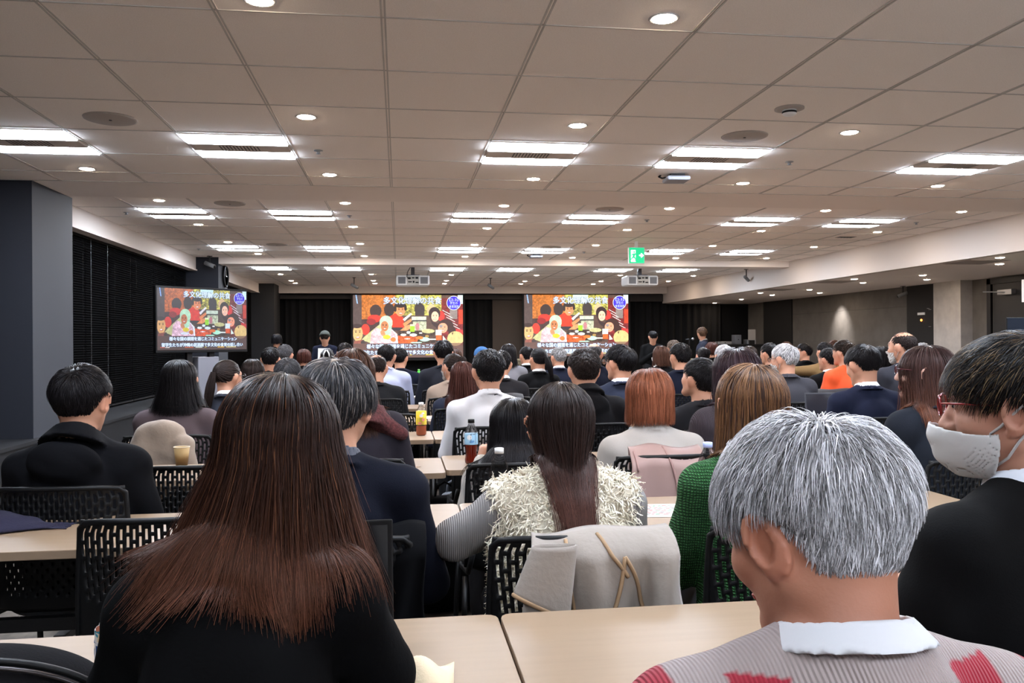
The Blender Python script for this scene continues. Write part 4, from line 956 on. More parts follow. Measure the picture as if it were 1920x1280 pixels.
# px, top y, distance, label, hair, top, kwargs
FAR = [
 (427, 673, 5.95, 'person with a brown ponytail and white collar seen beside the television', dict(style='pony', c='dark', L=.33, tside=-.05), ('suit', (40, 42, 50)), dict(hy=-38, hp=-6, collar=(232, 230, 228), glasses=(60, 55, 50), sw=.15)),
 (474, 671, 7.05, 'person with dark brown shoulder-length hair right of the ponytail', Hl('dark', L=.3), ('knit', (40, 34, 34)), dict(sw=.15)),
 (539, 671, 5.95, 'person whose blue-black hair shows above the nearest woman', Hs('blackgrey', lift=.02, L=.06), ('suit', BLK), dict()),
 (507, 650, 8.2, 'man with tidy black hair behind the dark brown head, left block', Hs(), ('suit', BLK), dict(by=-6)),
 (534, 645, 9.3, 'man with dark grey hair, ear showing on the right, left block', Hs('darkgrey'), ('suit', BLK), dict(hy=-12)),
 (570, 653, 11.4, 'person with reddish brown hair under the black stage curtain', Hl('redbrown', L=.22), ('suit', BLK), dict()),
 (614, 652, 10.4, 'person with black hair held by a white claw clip', dict(style='bun', c='black'), ('suit', BLK), dict(extra='claw')),
 (647, 642, 9.3, 'man with glossy black hair just left of the left screen', Hs(), ('suit', BLK), dict()),
 (668, 652, 11.4, 'person with reddish hair at the left edge of the left screen', Hs('redbrown'), ('suit', BLK), dict()),
 (706, 664, 7.05, 'balding man in a black jacket before the left screen', dict(style='bald', c='dark'), ('suit', (26, 26, 28)), dict(hp=-8, bulk=1.1, s=1.04)),
 (725, 645, 8.2, 'man in a pale blue striped shirt before the left screen', Hs(), ('shirt', (176, 184, 214)), dict(hy=-14, bulk=1.12)),
 (750, 651, 9.3, 'man in a navy suit right of the pale blue shirt', Hs(), ('suit', NAVY), dict(hy=-20)),
 (831, 637, 8.2, 'person with tall black hair and charcoal suit before the left screen', Hs(lift=.022, L=.07), ('suit', (38, 40, 48)), dict(s=1.05)),
 (853, 652, 11.4, 'person with brown hair at the right end of the left screen', Hl('brown', L=.25), ('suit', BLK), dict()),
 (848, 661, 7.05, 'woman with a face mask and beige jacket looking left', dict(style='bun', c='dark'), ('suit', (150, 132, 118)), dict(hy=38, mask=True, sw=.15)),
 (868, 675, 5.95, 'woman with long reddish brown hair left of the white shirt', Hl('redbrown', L=.46, spread=.12), ('suit', (34, 37, 50)), dict(sw=.15)),
 (903, 651, 10.4, 'person wearing a blue knitted hat', Hs(), ('suit', BLK), dict(extra='hat')),
 (940, 656, 7.05, 'man in a charcoal suit behind the curly white-shirted man', Hs(), ('suit', (34, 32, 34)), dict(collar=(225, 225, 225), hy=-10)),
 (953, 643, 9.3, 'woman with tall black hair and grey top beside the right screen', Hl(L=.32, lift=.014), ('knit', (110, 108, 112)), dict(sw=.15)),
 (987, 649, 10.4, 'young man in a black suit at the left edge of the right screen', Hs(), ('suit', BLK), dict(hy=22, collar=(220, 220, 220))),
 (1009, 651, 8.2, 'woman with a black ponytail and black suit before the right screen', dict(style='pony', c='black', L=.2, tside=.06), ('suit', BLK), dict(hy=28, collar=(215, 215, 215), sw=.15)),
 (1047, 650, 9.3, 'grey-haired man with glasses in a navy suit before the right screen', Hs('grey', L=.035), ('suit', NAVY), dict(hy=20, glasses=(90, 90, 95), collar=(200, 205, 220))),
 (1114, 643, 8.2, 'bald man before the right screen', dict(style='bald', c='darkgrey', n=120), ('suit', NAVY), dict(hy=-20)),
 (1163, 645, 5.6, 'heavy man with black hair and glasses in a navy suit looking left', Hs('black', lift=.022, L=.07, curl=.5), ('suit', (32, 36, 50)), dict(hy=32, s=1.07, bulk=1.12, glasses=(30, 30, 30), collar=(205, 208, 218))),
 (1239, 647, 9.3, 'woman with straight brown hair below the speaker holding papers', Hl('brown', L=.28, lift=.018), ('suit', BLK), dict(sw=.15)),
 (1263, 638, 11.4, 'person with short curly greyish hair, right of the brown-haired woman', dict(style='curly', c=(88, 74, 64)), ('suit', BLK), dict()),
 (1275, 643, 7.05, 'man with thick black hair in a navy suit, left ear visible', Hs('black', lift=.02), ('suit', NAVY), dict(hy=16)),
 (1317, 650, 10.4, 'person with a round black hair bun below the standing speaker', dict(style='bun', c='black'), ('suit', BLK), dict(hy=10)),
 (1334, 640, 11.4, 'person with dark reddish brown hair beside the standing speaker', Hl('redbrown', L=.2), ('suit', BLK), dict()),
 (1357, 646, 8.2, 'person with silvery white hair left of centre-right crowd', Hs('silver', lift=.02, L=.06), ('suit', BLK), dict()),
 (1404, 647, 9.3, 'person with dark brown hair in front of the grey wall', Hl('dark', L=.25), ('suit', BLK), dict()),
 (1443, 642, 8.2, 'man with black hair partly hidden by the white-haired man', Hs(), ('suit', BLK), dict(hy=24)),
 (1474, 640, 11.4, 'person with brown hair just above the white-haired man', Hs('brown'), ('suit', BLK), dict()),
 (1471, 644, 5.95, 'white-haired man in a dark grey jacket with glasses and mask', Hs((150, 146, 146), lift=.018, L=.05, streak=(190, 188, 188), sf=.4, curl=.5), ('suit', (56, 55, 60)), dict(hy=32, hp=-6, mask=True, glasses=(80, 60, 55), bulk=1.15)),
 (1507, 643, 10.4, 'man seen in profile looking left against the concrete wall', Hs(), ('suit', BLK), dict(hy=60)),
 (1546, 641, 9.3, 'person in an olive brown jacket stretching out the left arm', Hs(), ('suit', (112, 88, 58)), dict(hy=12, arms=('reach', 'lap'), bulk=1.1)),
 (1553, 652, 7.9, 'person with black hair and black suit left of the orange polo', Hs(), ('suit', BLK), dict(hy=25, collar=(225, 225, 225))),
 (1565, 637, 10.4, 'person with brown hair just behind the orange polo man', Hs('brown'), ('suit', BLK), dict()),
 (1582, 637, 7.05, 'man in a bright orange polo shirt', Hs((36, 28, 24), lift=.018), ('shirt', (232, 84, 36)), dict(hy=26, by=12, bulk=1.05)),
 (1650, 647, 8.2, 'woman with long black hair right of the navy suited man', Hl('black', L=.3), ('suit', BLK), dict(sw=.15)),
 (1666, 655, 9.3, 'person with maroon hair beside the balding man', Hl((58, 30, 30), L=.25), ('suit', BLK), dict(sw=.15)),
 (1692, 622, 5.95, 'balding man with a face mask rising above the row on the right', dict(style='bald', c='dark'), ('suit', (44, 44, 50)), dict(hy=30, hp=-4, mask=True, s=1.06, bulk=1.1)),
 (1729, 642, 8.2, 'person with grey hair by the pale column', Hs('grey'), ('suit', BLK), dict()),
]
def make_mask(t, J, s, big=False):
    T = hframe(J, s)
    def f(p):
        q = (p-J.hc)@J.R/s; a = head_sdf(q, False)-.006; d = np.maximum(np.abs(a)-.0018, -(q[:, 1]-.028)); d = np.maximum(d, q[:, 2]+.024+np.abs(q[:, 0])*.25); d = np.maximum(d, -(q[:, 2]+.128)); return np.maximum(d, np.abs(q[:, 0])-.075)*s
    m = sdfobj('face_mask', f, J.hc-.15*s, J.hc+.15*s, .005, mat('mask_white', (182, 180, 177), .85), t)
    for q in (-1, 1):
        MB().tube([T @ Vector(v) for v in ((q*.062, .04, -.04), (q*.079, .015, -.012), (q*.087, -.012, .012))], .0016*s, 6).build('mask_strap', mat('mask_white', (182, 180, 177), .85), t, smooth=True)
        MB().tube([T @ Vector(v) for v in ((q*.05, .04, -.1), (q*.07, .01, -.068), (q*.087, -.01, -.04))], .0016*s, 6).build('mask_strap', mat('mask_white', (182, 180, 177), .85), t, smooth=True)
def x_claw(t, k, J):
    T = hframe(J, 1); b = MB()
    for q in (-1, 1): b.tube([T @ Vector(v) for v in ((q*.008, -.16, .09), (q*.03, -.175, .05), (q*.035, -.165, .01))], .009, 6)
    b.build('hair_clip', m_white, t, smooth=True)
def x_hat(t, k, J):
    def f(p):
        q = (p-J.hc)@J.R; d = ell(q, (0, -.01, .03), (.1, .12, .1)); d = np.maximum(d, -(q[:, 2]-.01)); return d
    sdfobj('knitted_hat', f, J.hc-.17, J.hc+.17, .008, mat('blue_knit', (52, 104, 160), .9, bump=.5, wave=('X', 90, .5)), t)
for (px, ty, Y, lab, hair, top, kw) in FAR:
    kw = dict(kw); ex = kw.pop('extra', None); mk = kw.pop('mask', False)
    fs = []
    if mk: fs.append(lambda t, k, J: make_mask(t, J, k.s))
    if ex == 'claw': fs.append(x_claw)
    if ex == 'hat': fs.append(x_hat)
    person(px, ty, Y, lab, hair, top, extra=(lambda t, k, J, fs=fs: [f(t, k, J) for f in fs]) if fs else None, **kw)
print('far people', time.time()-_t0)
# ================================================================== NEARER PEOPLE
person(152, 683, 3.05, 'man in a black hooded jacket at the far left, seen from behind', Hs('black', lift=.02, L=.07, n=5000, w=.0028, curl=.35, grav=.6), ('hoodie', (11, 11, 14)), bulk=1.03, s=1.03, arms='table', lean=.02, hp=-4, by=-4, hy=-6, chdy=.02)
kw_grey = person(336, 672, 4.6, 'woman with straight black hair in a brownish grey jacket, by the blinds', Hl('black', L=.33, lift=.016, n=3000, spread=.16, sides=.25, curl=.1), ('suit', (86, 74, 77)), sw=.155, arms='table', hy=-3)
def x_scarf(t, k, J):
    def f(p):
        a = J.nb+np.array((.02, -.03, -.02)); d = ring_fn(a, rotm(0, -18, 6), .1, .105, .045, .02, .12)(p)+wob(p, 40, 3, .006); d = smin(d, rc(p, J.sh[1]+np.array((-.06, -.06, .04)), J.sh[1]+np.array((.04, -.05, -.02)), .045, .03), .03); return d
    sdfobj('scarf', f, J.nb-.3, J.nb+.3, .01, mat('maroon_scarf', (74, 34, 34), .95, noise=.5, nscale=90, bump=.8, bscale=90), t)
person(660, 650, 3.55, 'woman with long brown hair and a maroon scarf behind the navy suited man', Hl('brown', L=.42, lift=.02, n=2600), ('suit', (40, 36, 42)), sw=.165, extra=x_scarf)
person(916, 655, 4.7, 'man with wavy black hair in a white shirt', dict(style='curly', c='black', n=2600, lift=.02, w=.006), ('shirt', (200, 198, 200)), collar=(205, 203, 205), bulk=1.08, sw=.168, arms='table', hy=8, hp=-3, s=1.03)
person(1095, 653, 4.75, 'man with spiky dark brown hair in a black hooded jacket', Hs('dark', lift=.026, L=.045, n=2600, stray=.3, grav=.25), ('hoodie', (20, 19, 21)), bulk=1.15, sw=.175, s=1.03)
person(1217, 688, 3.45, 'woman with an auburn bob and a cream turtleneck', dict(style='bob', c='auburn', L=.265, lift=.024, n=4200, w=.0028, spread=.06, sides=-.1, curl=.08, lenvar=.25), ('turtle', (160, 152, 145)), sw=.16, arms='table', s=1.03, hp=-4)
person(1312, 672, 4.35, 'man in a black jacket with his face raised to the left', Hs('black', lift=.018, L=.05, n=2600), ('suit', (28, 27, 30)), hy=30, hp=14, by=10, sw=.165)
person(1380, 649, 3.55, 'woman with dark plum brown hair behind the woman in green', Hl((46, 34, 38), L=.38, lift=.026, n=2400), ('knit', (60, 52, 56)), hy=18, sw=.16)
person(1617, 646, 4.75, 'young man in a navy suit with a white collar, looking down', Hs('black', lift=.02, L=.055, n=3000), ('suit', (24, 28, 46)), hy=16, hp=-16, collar=(228, 228, 232), bulk=1.1, s=1.05)
person(1736, 645, 3.15, 'woman with long dark brown hair and dark red glasses facing left', Hl((48, 34, 32), L=.42, lift=.018, n=4200, w=.0026, tip=(96, 58, 42)), ('suit', (24, 27, 34)), hy=54, hp=3, by=14, glasses=(70, 20, 26), collar=(220, 216, 208), skin=(200, 158, 140), sw=.17, arms='table')
person(962, 742, 3.4, 'woman with long black hair and a pale top leaning forward behind the fluffy vest', Hl('black', L=.5, lift=.024, n=3200, spread=.1), ('knit', (206, 200, 192)), sw=.15, lean=.1)
person(630, 665, 2.25, 'man with greying black hair in a navy pinstripe suit', Hs('blackgrey', lift=.03, L=.11, n=7000, w=.0024, streak=(120, 112, 108), sf=.16, grav=.75, curl=.45, whorl=(.1, -.25, .95), cut=lambda v, ln: ln*np.interp(v[:, 2], [-.7, -.1, .35, 1], [.35, .7, .9, 1.0])), ('suit', (13, 15, 26)), bulk=1.04, sw=.172, arms='table', s=1.05, by=-8, hy=-10, hp=-6, collar=(60, 62, 72))
# woman in the fluffy vest
def x_vest(t, k, J):
    def f(p):
        d = torso_sdf(p, k, J, .026, arms=False)+wob(p, 30, 4, .006); n0 = J.hc+J.R@np.array((0, -.022, -.05))
        d = np.maximum(d, -rc(p, n0, J.nb+np.array((0, .03, -.01)), .07, .082))
        for i in (0, 1): d = np.maximum(d, -(rc(p, J.sh[i]+np.array(((-1, 1)[i]*.055, 0, 0)), J.el[i], .07, .07)))
        return np.maximum(d, -(p[:, 2]-.42))
    lo = J.hip-np.array((.32, .3, .12)); hi = J.nb+np.array((.32, .3, .12)); hi[1] = .35
    P, Q = snet(f, lo, hi, .008); g = np.random.default_rng(5)
    e = .003; idx = g.choice(len(P), 17000); B = P[idx].astype(float); gr = np.stack([f(B+np.eye(3)[a]*e)-f(B-np.eye(3)[a]*e) for a in range(3)], 1); gr /= np.linalg.norm(gr, axis=1)[:, None]+1e-9
    keep = B[:, 1] < .12; B = B[keep]; gr = gr[keep]; n = len(B); dr = gr*.8+g.normal(size=(n, 3))*.55+np.array((0, 0, -.55)); dr /= np.linalg.norm(dr, axis=1)[:, None]; pts = [B]; p = B.copy()
    sw = g.normal(size=(n, 3))*.6
    for i in range(5):
        dr = dr+sw*.5+np.array((0, 0, -.2))+gr*(.35 if i < 1 else -.15); dr /= np.linalg.norm(dr, axis=1)[:, None]; p = p+dr*.0052; pts.append(p.copy())
    V, Qr, c = ribbons(np.stack(pts, 1), .0036*(.6+.8*g.random(n)), hair_colors((236, 226, 204), n, g, .08), J.chest, taper=.5, ridge=.5)
    cc = np.concatenate([np.tile(np.array(srgb((222, 212, 192))), (len(P), 1)), c]); me = rawmesh('fluffy_vest', np.concatenate([P, V]), np.concatenate([Q, Qr+len(P)]), mat('fleece', (225, 218, 200), .9, attr='Col', sheen=.2), True, None, cc); link('fluffy_vest', me, t)
    b = MB(); a = J.nb+np.array((.02, -.15, -.16)); b.grid(lambda u, v: tuple(a+np.array((.09*v+(u-.5)*.018, -.02*v-.006*math.cos((u-.5)*3), -.2*v))), 2, 8); b.build('bag_strap', mat('brown_leather', (122, 66, 40), .5), t, solid=.004, smooth=True)
kv = person(1050, 712, 2.18, 'woman in a cream fluffy vest with long dark hair', Hl('dark', L=.55, lift=.014, n=8000, w=.0019, spread=-.02, sides=-.1, hct=.04, pinch=.55, curl=.22, tip=(72, 44, 36), lenvar=.6, stray=.02), ('knit', (142, 137, 135)), sw=.158, arms=('wide', 'table'), bulk=.98, extra=x_vest, hy=3)
TOPM['knitgreen'] = None
def green_mat():
    m = mat('green_knit', (44, 116, 52), .95, bump=1.0, wave=('Z', 42, 3.5)); nt = m.node_tree
    bp = [n for n in nt.nodes if n.type == 'BUMP'][0]; bp.inputs['Distance'].default_value = .012; w = [n for n in nt.nodes if n.type == 'TEX_WAVE'][0]; tc = [n for n in nt.nodes if n.type == 'TEX_COORD'][0]
    w2 = nt.nodes.new('ShaderNodeTexWave'); w2.bands_direction = 'X'; w2.inputs['Scale'].default_value = 52; w2.inputs['Distortion'].default_value = 2.5; nt.links.new(tc.outputs['Object'], w2.inputs['Vector'])
    mm = nt.nodes.new('ShaderNodeMath'); mm.operation = 'MULTIPLY'; nt.links.new(w.outputs['Fac'], mm.inputs[0]); nt.links.new(w2.outputs['Fac'], mm.inputs[1]); nt.links.new(mm.outputs[0], bp.inputs['Height'])
    cr = nt.nodes.new('ShaderNodeMix'); cr.data_type = 'RGBA'; cr.inputs[6].default_value = (*srgb((22, 66, 30)), 1); cr.inputs[7].default_value = (*srgb((70, 150, 74)), 1); nt.links.new(mm.outputs[0], cr.inputs[0]); nt.links.new(cr.outputs[2], nt.nodes['Principled BSDF'].inputs['Base Color']); return m
TOPM['knit(44, 116, 52)'] = green_mat()
def x_lace(t, k, J):
    T0 = J.nb
    for q in (-1, 1):
        b = MB()
        for i in range(5):
            c = T0+np.array((q*(.078+.012*i), -.02-.01*i, .045-.017*i)); pts = [c+np.array((.012*math.cos(a)*(1+.3*i/5), .01*math.sin(a*2), .012*math.sin(a))) for a in np.linspace(0, 6.28, 10)[:-1]]; b.tube(pts, .0035, 6, closed=True)
        b.tube([T0+np.array((q*.06, .0, .06)), T0+np.array((q*.09, -.03, .0)), T0+np.array((q*.1, -.02, -.06))], [.008, .014, .01], 8)
        b.build('lace_collar', mat('white_lace', (226, 226, 228), .9), t, smooth=True)
kg = person(1407, 678, 2.2, 'woman in a chunky green sweater with light brown hair', Hl('chestnut', L=.37, lift=.019, n=7000, w=.0021, spread=.04, sides=-.08, curl=.12, streak=(58, 42, 36), sf=.25, lenvar=.3, whorl=(.05, -.1, 1)), ('knit', (44, 116, 52)), sw=.15, arms='table', bulk=.98, extra=x_lace, hy=6)
# man with a face mask on the right
def x_bigmask(t, k, J):
    T = hframe(J, k.s)
    def f(p):
        q = (p-J.hc)@J.R/k.s; a = smin(ell(q, (0, .036, -.055), (.07, .078, .082)), ell(q, (0, .098, -.045), (.018, .03, .05)), .035)-.0065
        fold = .0016*np.sin(q[:, 2]*150)*np.clip(1-np.abs(q[:, 0])/.06, 0, 1); d = np.abs(a+fold)-.0022
        d = np.maximum(d, -(q[:, 1]-.022-.25*np.abs(q[:, 2]+.075)*(q[:, 2] < -.075))); d = np.maximum(d, q[:, 2]+.028+np.abs(q[:, 0])*.22); d = np.maximum(d, -(q[:, 2]+.125)); return d*k.s
    sdfobj('face_mask', f, J.hc-.16, J.hc+.16, .0035, mat('mask_white', (182, 180, 177), .85), t)
    for q in (-1, 1):
        for vs in (((q*.066, .036, -.045), (q*.075, .02, -.032), (q*.083, .002, -.012), (q*.094, -.014, .004), (q*.092, -.026, -.01)), ((q*.058, .03, -.1), (q*.068, .012, -.085), (q*.078, -.006, -.056), (q*.09, -.026, -.03), (q*.092, -.026, -.01))):
            MB().tube([T @ Vector(v) for v in vs], .0024*k.s, 8).build('mask_strap', mat('mask_white', (182, 180, 177), .85), t, smooth=True)
km = person(1900, 626, 1.36, 'man with black hair, white face mask and red glasses in a black suit', Hs((24, 21, 20), lift=.03, L=.08, n=9500, w=.0016, streak=(96, 78, 56), sf=.14, curl=.55, grav=.7, fwd=.9, stray=.12, var=.35, whorl=(0, -.7, .7), cut=lambda v, ln: ln*np.interp(v[:, 2], [-.7, -.2, .2, 1], [.3, .45, .95, 1.0])), ('suit', (9, 9, 10)), hy=50, hp=-3, by=14, glasses=(120, 26, 26), collar=(226, 230, 238), skin=(176, 128, 106), extra=x_bigmask, bulk=1.12, sw=.18, h=.0045, s=1.04, arms='table', lean=.04)
# grey-haired man in front
def stripes(P): pass
def x_sweater(t, k, J):
    def f(p):
        d = torso_sdf(p, k, J, .014)+wob(p, 18, 7, .005)
        d = smin(d, ring_fn(J.nb+np.array((0, .0, -.012)), rotm(0, -16, 0), .083, .086, .016, .007, .1)(p), .012)
        n0 = J.hc+J.R@np.array((0, -.022, -.05)); d = np.maximum(d, -rc(p, n0, J.nb+np.array((0, .012, -.015)), .06, .068)); return np.maximum(d, -(p[:, 2]-(J.hipz-.09)))
    def colf(P):
        c = np.tile(np.array(srgb((160, 146, 143))), (len(P), 1)); x = P[:, 0]-J.nb[0]; z = P[:, 2]-J.nb[2]; r_ = np.sqrt(x*x+(z*.6)**2)
        m = ((np.abs(x) > .085) & (np.abs(x) < .14+.3*np.clip(-z-.03, 0, .05))) | ((np.abs(x) > .19)); m &= (z < .0)
        c[m] = np.array(srgb((158, 34, 52))); return c
    a0 = np.min([J.hip-.2]+J.el+J.wr+J.sh, 0)-.09; a1 = np.max([J.hip+.2]+J.el+J.wr+J.sh+[J.nb+np.array((0, 0, .05))], 0)+.09; a0[2] = J.hipz-.13
    m = mat('striped_wool', (190, 175, 170), .95, attr='Col', bump=.6, wave=('X', 75, .4), sheen=.1)
    sdfobj('striped_sweater', f, a0, a1, .0055, m, t, colf)
    def cf(p):
        c = J.nb+np.array((0, -.002, .022)); d = ring_fn(c, rotm(0, -17, 0), .070, .074, .012, .0035, .12)(p)+wob(p, 20, 2, .0015); return d
    sdfobj('shirt_collar', cf, J.nb-.15, J.nb+.15, .0045, topmat('shirt', (205, 205, 208)), t)
kgm = person(1522, 770, .85, 'grey-haired man in a red and beige sweater in the right foreground', Hs((122, 120, 121), lift=.027, sl=.36, L=.062, n=15000, w=.00115, streak=(210, 208, 212), sf=.5, var=.22, curl=.3, grav=.5, stray=.16, whorl=(.02, -.38, .92), fwd=.4, tip=None, cut=lambda v, ln: ln*np.interp(v[:, 2], [-.7, -.15, .3, 1], [.62, .7, .95, 1.0])), ('suit', (186, 170, 166)), hy=24, hp=-20, hr=0, lean=.1, nbz=.03, skin=(168, 114, 90), extra=x_sweater, s=1.0, h=.0042, sw=.165, seed=5, arms='table', toph='none')
# nearest woman
def near_wfn(Pt):
    z = Pt[..., 2]; Pt = Pt.copy(); d = np.clip(-z-.02, 0, 1); e = np.clip(-z-.16, 0, 1)
    Pt[..., 0] -= .11*d+np.where(Pt[..., 0] < -.06, 4.5*e*e*np.clip(-Pt[..., 0]*6, 0, 1), 0); return Pt
TOPM['knit(6, 6, 7)'] = mat('black_sweater', (8, 8, 9), .96, bump=.12, bscale=160, spec=.1)
kn = person(523, 694, 1.36, 'woman with long glossy brown hair and black sweater in the left foreground', Hl((31, 21, 18), L=.415, lift=.02, n=17000, w=.0013, spread=.2, sides=.12, hct=.012, wfn=near_wfn, curl=.2, var=.42, streak=(96, 62, 42), sf=.08, tip=(78, 47, 34), lenvar=.75, stray=.02, whorl=(.12, .1, 1), seg=26, cz=.045), ('knit', (6, 6, 7)), sw=.132, arms='table', bulk=.9, hx=.06, s=1.02, lean=.25, h=.0055)
for o in list(kgm.root.children):
    if o.name.startswith('suit_jacket'): bpy.data.objects.remove(o)
print('near people', time.time()-_t0)
# people standing at the front
def x_paper(off, w, h, nm='paper_sheet', m=None, tilt=20):
    def f(t, k, J):
        c = (J.wr[0]+J.wr[1])/2+np.array(off); T = Matrix.Translation(tuple(c)) @ Matrix.Rotation(R(tilt), 4, 'X')
        o = MB().box((-w/2, -.001, -h/2), (w/2, .001, h/2), T=t.matrix_basis @ T).build(nm, m or mat('paper', (205, 202, 196), .8), label='sheet of paper held up by the %s' % off_lab[0], cat='paper'); return o
    return f
off_lab = ['']
def x_cap(t, k, J):
    def f(p):
        q = (p-J.hc)@J.R; d = ell(q, (0, -.008, .03), (.092, .112, .092)); d = np.maximum(d, -(q[:, 2]-.02)); br_ = ell(q, (0, .13, .025), (.07, .07, .012)); return np.minimum(d, br_)
    sdfobj('cap', f, J.hc-.22, J.hc+.22, .009, mat('grey_cap', (62, 66, 60), .8), t); off_lab[0] = 'capped person left of the left screen'; x_paper((0, .02, .05), .2, .28)(t, k, J)
person(609, 621, 14.5, 'person in a cap reading from a paper beside the left screen', Hs('dark'), ('suit', (24, 27, 42)), by=180, hp=-16, stand=True, arms='read', glasses=(40, 40, 40), extra=x_cap, group='speakers at the front', s=.92)
person(519, 625, 14.8, 'woman with black hair standing far left, face turned right', dict(style='bob', c='black', L=.22), ('suit', (20, 20, 22)), by=-110, stand=True, arms='down', group='speakers at the front', s=.93)
def x_mic(t, k, J):
    off_lab[0] = 'person with a microphone right of the right screen'
    c = J.wr[1]+J.hd[1]*.06; T = t.matrix_basis
    mi = thing('microphone', 'wireless microphone in the hand of the standing person right of the screen', 'microphone', tuple(T @ Vector(tuple(c))))
    MB().tube([(0, 0, -.12), (0, 0, .03)], [.011, .016], 12).build('handle', m_sil, mi, smooth=True); MB().lathe([(0, .03), (.02, .035), (.026, .055), (.02, .075), (0, .08)], 14).build('grille', m_blackpl, mi, smooth=True)
    x_paper((-.04, .05, -.12), .24, .3, tilt=50)(t, k, J)
person(1224, 620, 14.5, 'person in black holding a microphone and papers right of the right screen', Hs('black'), ('suit', (8, 8, 9)), by=175, hp=-14, stand=True, arms=('read', 'mic'), extra=x_mic, group='speakers at the front', s=.93)
person(1316, 613, 14.2, 'speaker with brown hair and open jacket in profile at the microphone stand', Hs((84, 62, 48), lift=.022, L=.07), ('suit', (40, 42, 54)), by=78, stand=True, arms='lap', glasses=(50, 45, 45), collar=(150, 148, 146), group='speakers at the front', s=.95)
def x_phone(t, k, J):
    c = t.matrix_basis @ Vector(tuple(J.wr[0]+J.hd[0]*.12+np.array((0, .01, .02)))); ph = thing('smartphone', 'smartphone held up at the right edge of the view', 'phone', tuple(c))
    MB().box((-.075, -.004, -.036), (.075, .004, .036)).build('case', m_blackpl, ph, bevel=.004); MB().box((-.07, -.0046, -.033), (.07, -.0041, .033)).build('display', mat('dim_screen', (40, 45, 55), .2), ph)
person(2072, 640, 3.6, 'person at the right edge raising a phone', Hs(), ('suit', (24, 24, 28)), arms=([(-.02, .14, .02), (-.1, .2, .3)], 'lap'), extra=x_phone)
# ================================================================== CHAIRS
def make_chair():
    t = thing('chair', 'x', 'chair', (0, 0, 0), 0, 'black perforated chairs')
    NC, NRW = 27, 9
    def pos(u, v):   # u -1..1, v 0..1
        w = .222*(1-.05*v+.02*math.sin(v*3)); z = .44+.395*v; y = -.2-.045*v+.05*abs(u)**3-.012*math.cos(v*3.1)
        return (u*w, y, z)
    nu = NC*2+1; nv = NRW*4+4
    def fn(a, c):
        u = -1+2*a; v = c; bend = max(0, abs(u)-.35)/.65; inn = min(1, (1-abs(u))*12)*min(1, v*12, (1-v)*12)
        uu = u+math.copysign(1, u)*.11*bend*inn*math.sin((v-.62)*3.4); vv = v-.05*bend*bend*inn*math.sin(v*3.1); return pos(uu, vv)
    def hole(i, j):
        if i < 3 or i > nu-4 or i % 2 == 0: return False
        c = i//2; ph = (j+(c % 2)*2); u = abs(i/nu*2-1); r_ = j/nv
        if r_ < .08 or r_ > .955: return False
        if r_ > .48: return ph % 4 != 0
        if r_ > .1 and u < .8: return ph % 4 == 1
        return False
    MB().grid(fn, nu, nv, hole=hole).build('backrest', m_blackpl, t, smooth=True, solid=.006)
    rim = [pos(-1, v) for v in np.linspace(0, .94, 8)]+[tuple(np.array(pos(u, 1))-np.array((0, 0, .012*abs(u)**6))) for u in np.linspace(-.93, .93, 9)]+[pos(1, v) for v in np.linspace(.94, 0, 8)]
    MB().tube(rim, .0085, 8).build('back_frame', m_blackpl, t, smooth=True)
    b = MB(); P, Q = snet(lambda p: ell(p, (0, .02, .425), (.235, .235, .035))*.6+wob(p, 8, 2, .001), (-.26, -.24, .37), (.26, .28, .48), .014); me = rawmesh('seat', P, Q, mat('black_seat', (18, 18, 20), .85)); link('seat', me, t)
    for sx in (-1, 1):
        MB().tube([(sx*.2, -.21, .5), (sx*.215, -.17, .42), (sx*.225, .0, .4), (sx*.225, .17, .4)], .011, 8).build('side_rail', m_metal_dk, t, smooth=True)
        MB().tube([(sx*.225, .17, .4), (sx*.235, .21, .2), (sx*.24, .23, .012)], .011, 8).build('leg', m_metal_dk, t, smooth=True)
        MB().tube([(sx*.225, -.15, .4), (sx*.235, -.2, .2), (sx*.24, -.25, .012)], .011, 8).build('leg', m_metal_dk, t, smooth=True)
    return t
ch0 = None
def chair(x, y, rz, lab):
    global ch0
    o = make_chair() if ch0 is None else copytree(ch0); ch0 = ch0 or o
    o.location = (x, y, 0); o.rotation_euler = (0, 0, rz); o['label'] = lab; return o
for (x, y, by, lab, Y) in CHAIRS:
    chair(x, y, R(by*.6), 'black chair under the '+lab.replace('person ', 'one ', 1) if len(lab.split()) < 12 else 'black chair under the '+' '.join(lab.split()[:9]))
q = onY(300, 1000, 2.28); chair(q[0], 2.28+.22, 0, 'empty black perforated chair left of the nearest woman')
q = onY(372, 890, 3.25); chair(q[0], 3.25+.2, 0, 'empty black perforated chair behind the paper cup')
q = onY(748, 790, 5.15); chair(q[0]-.1, 5.55, 0, 'empty perforated chair beside the yellow labelled bottle')
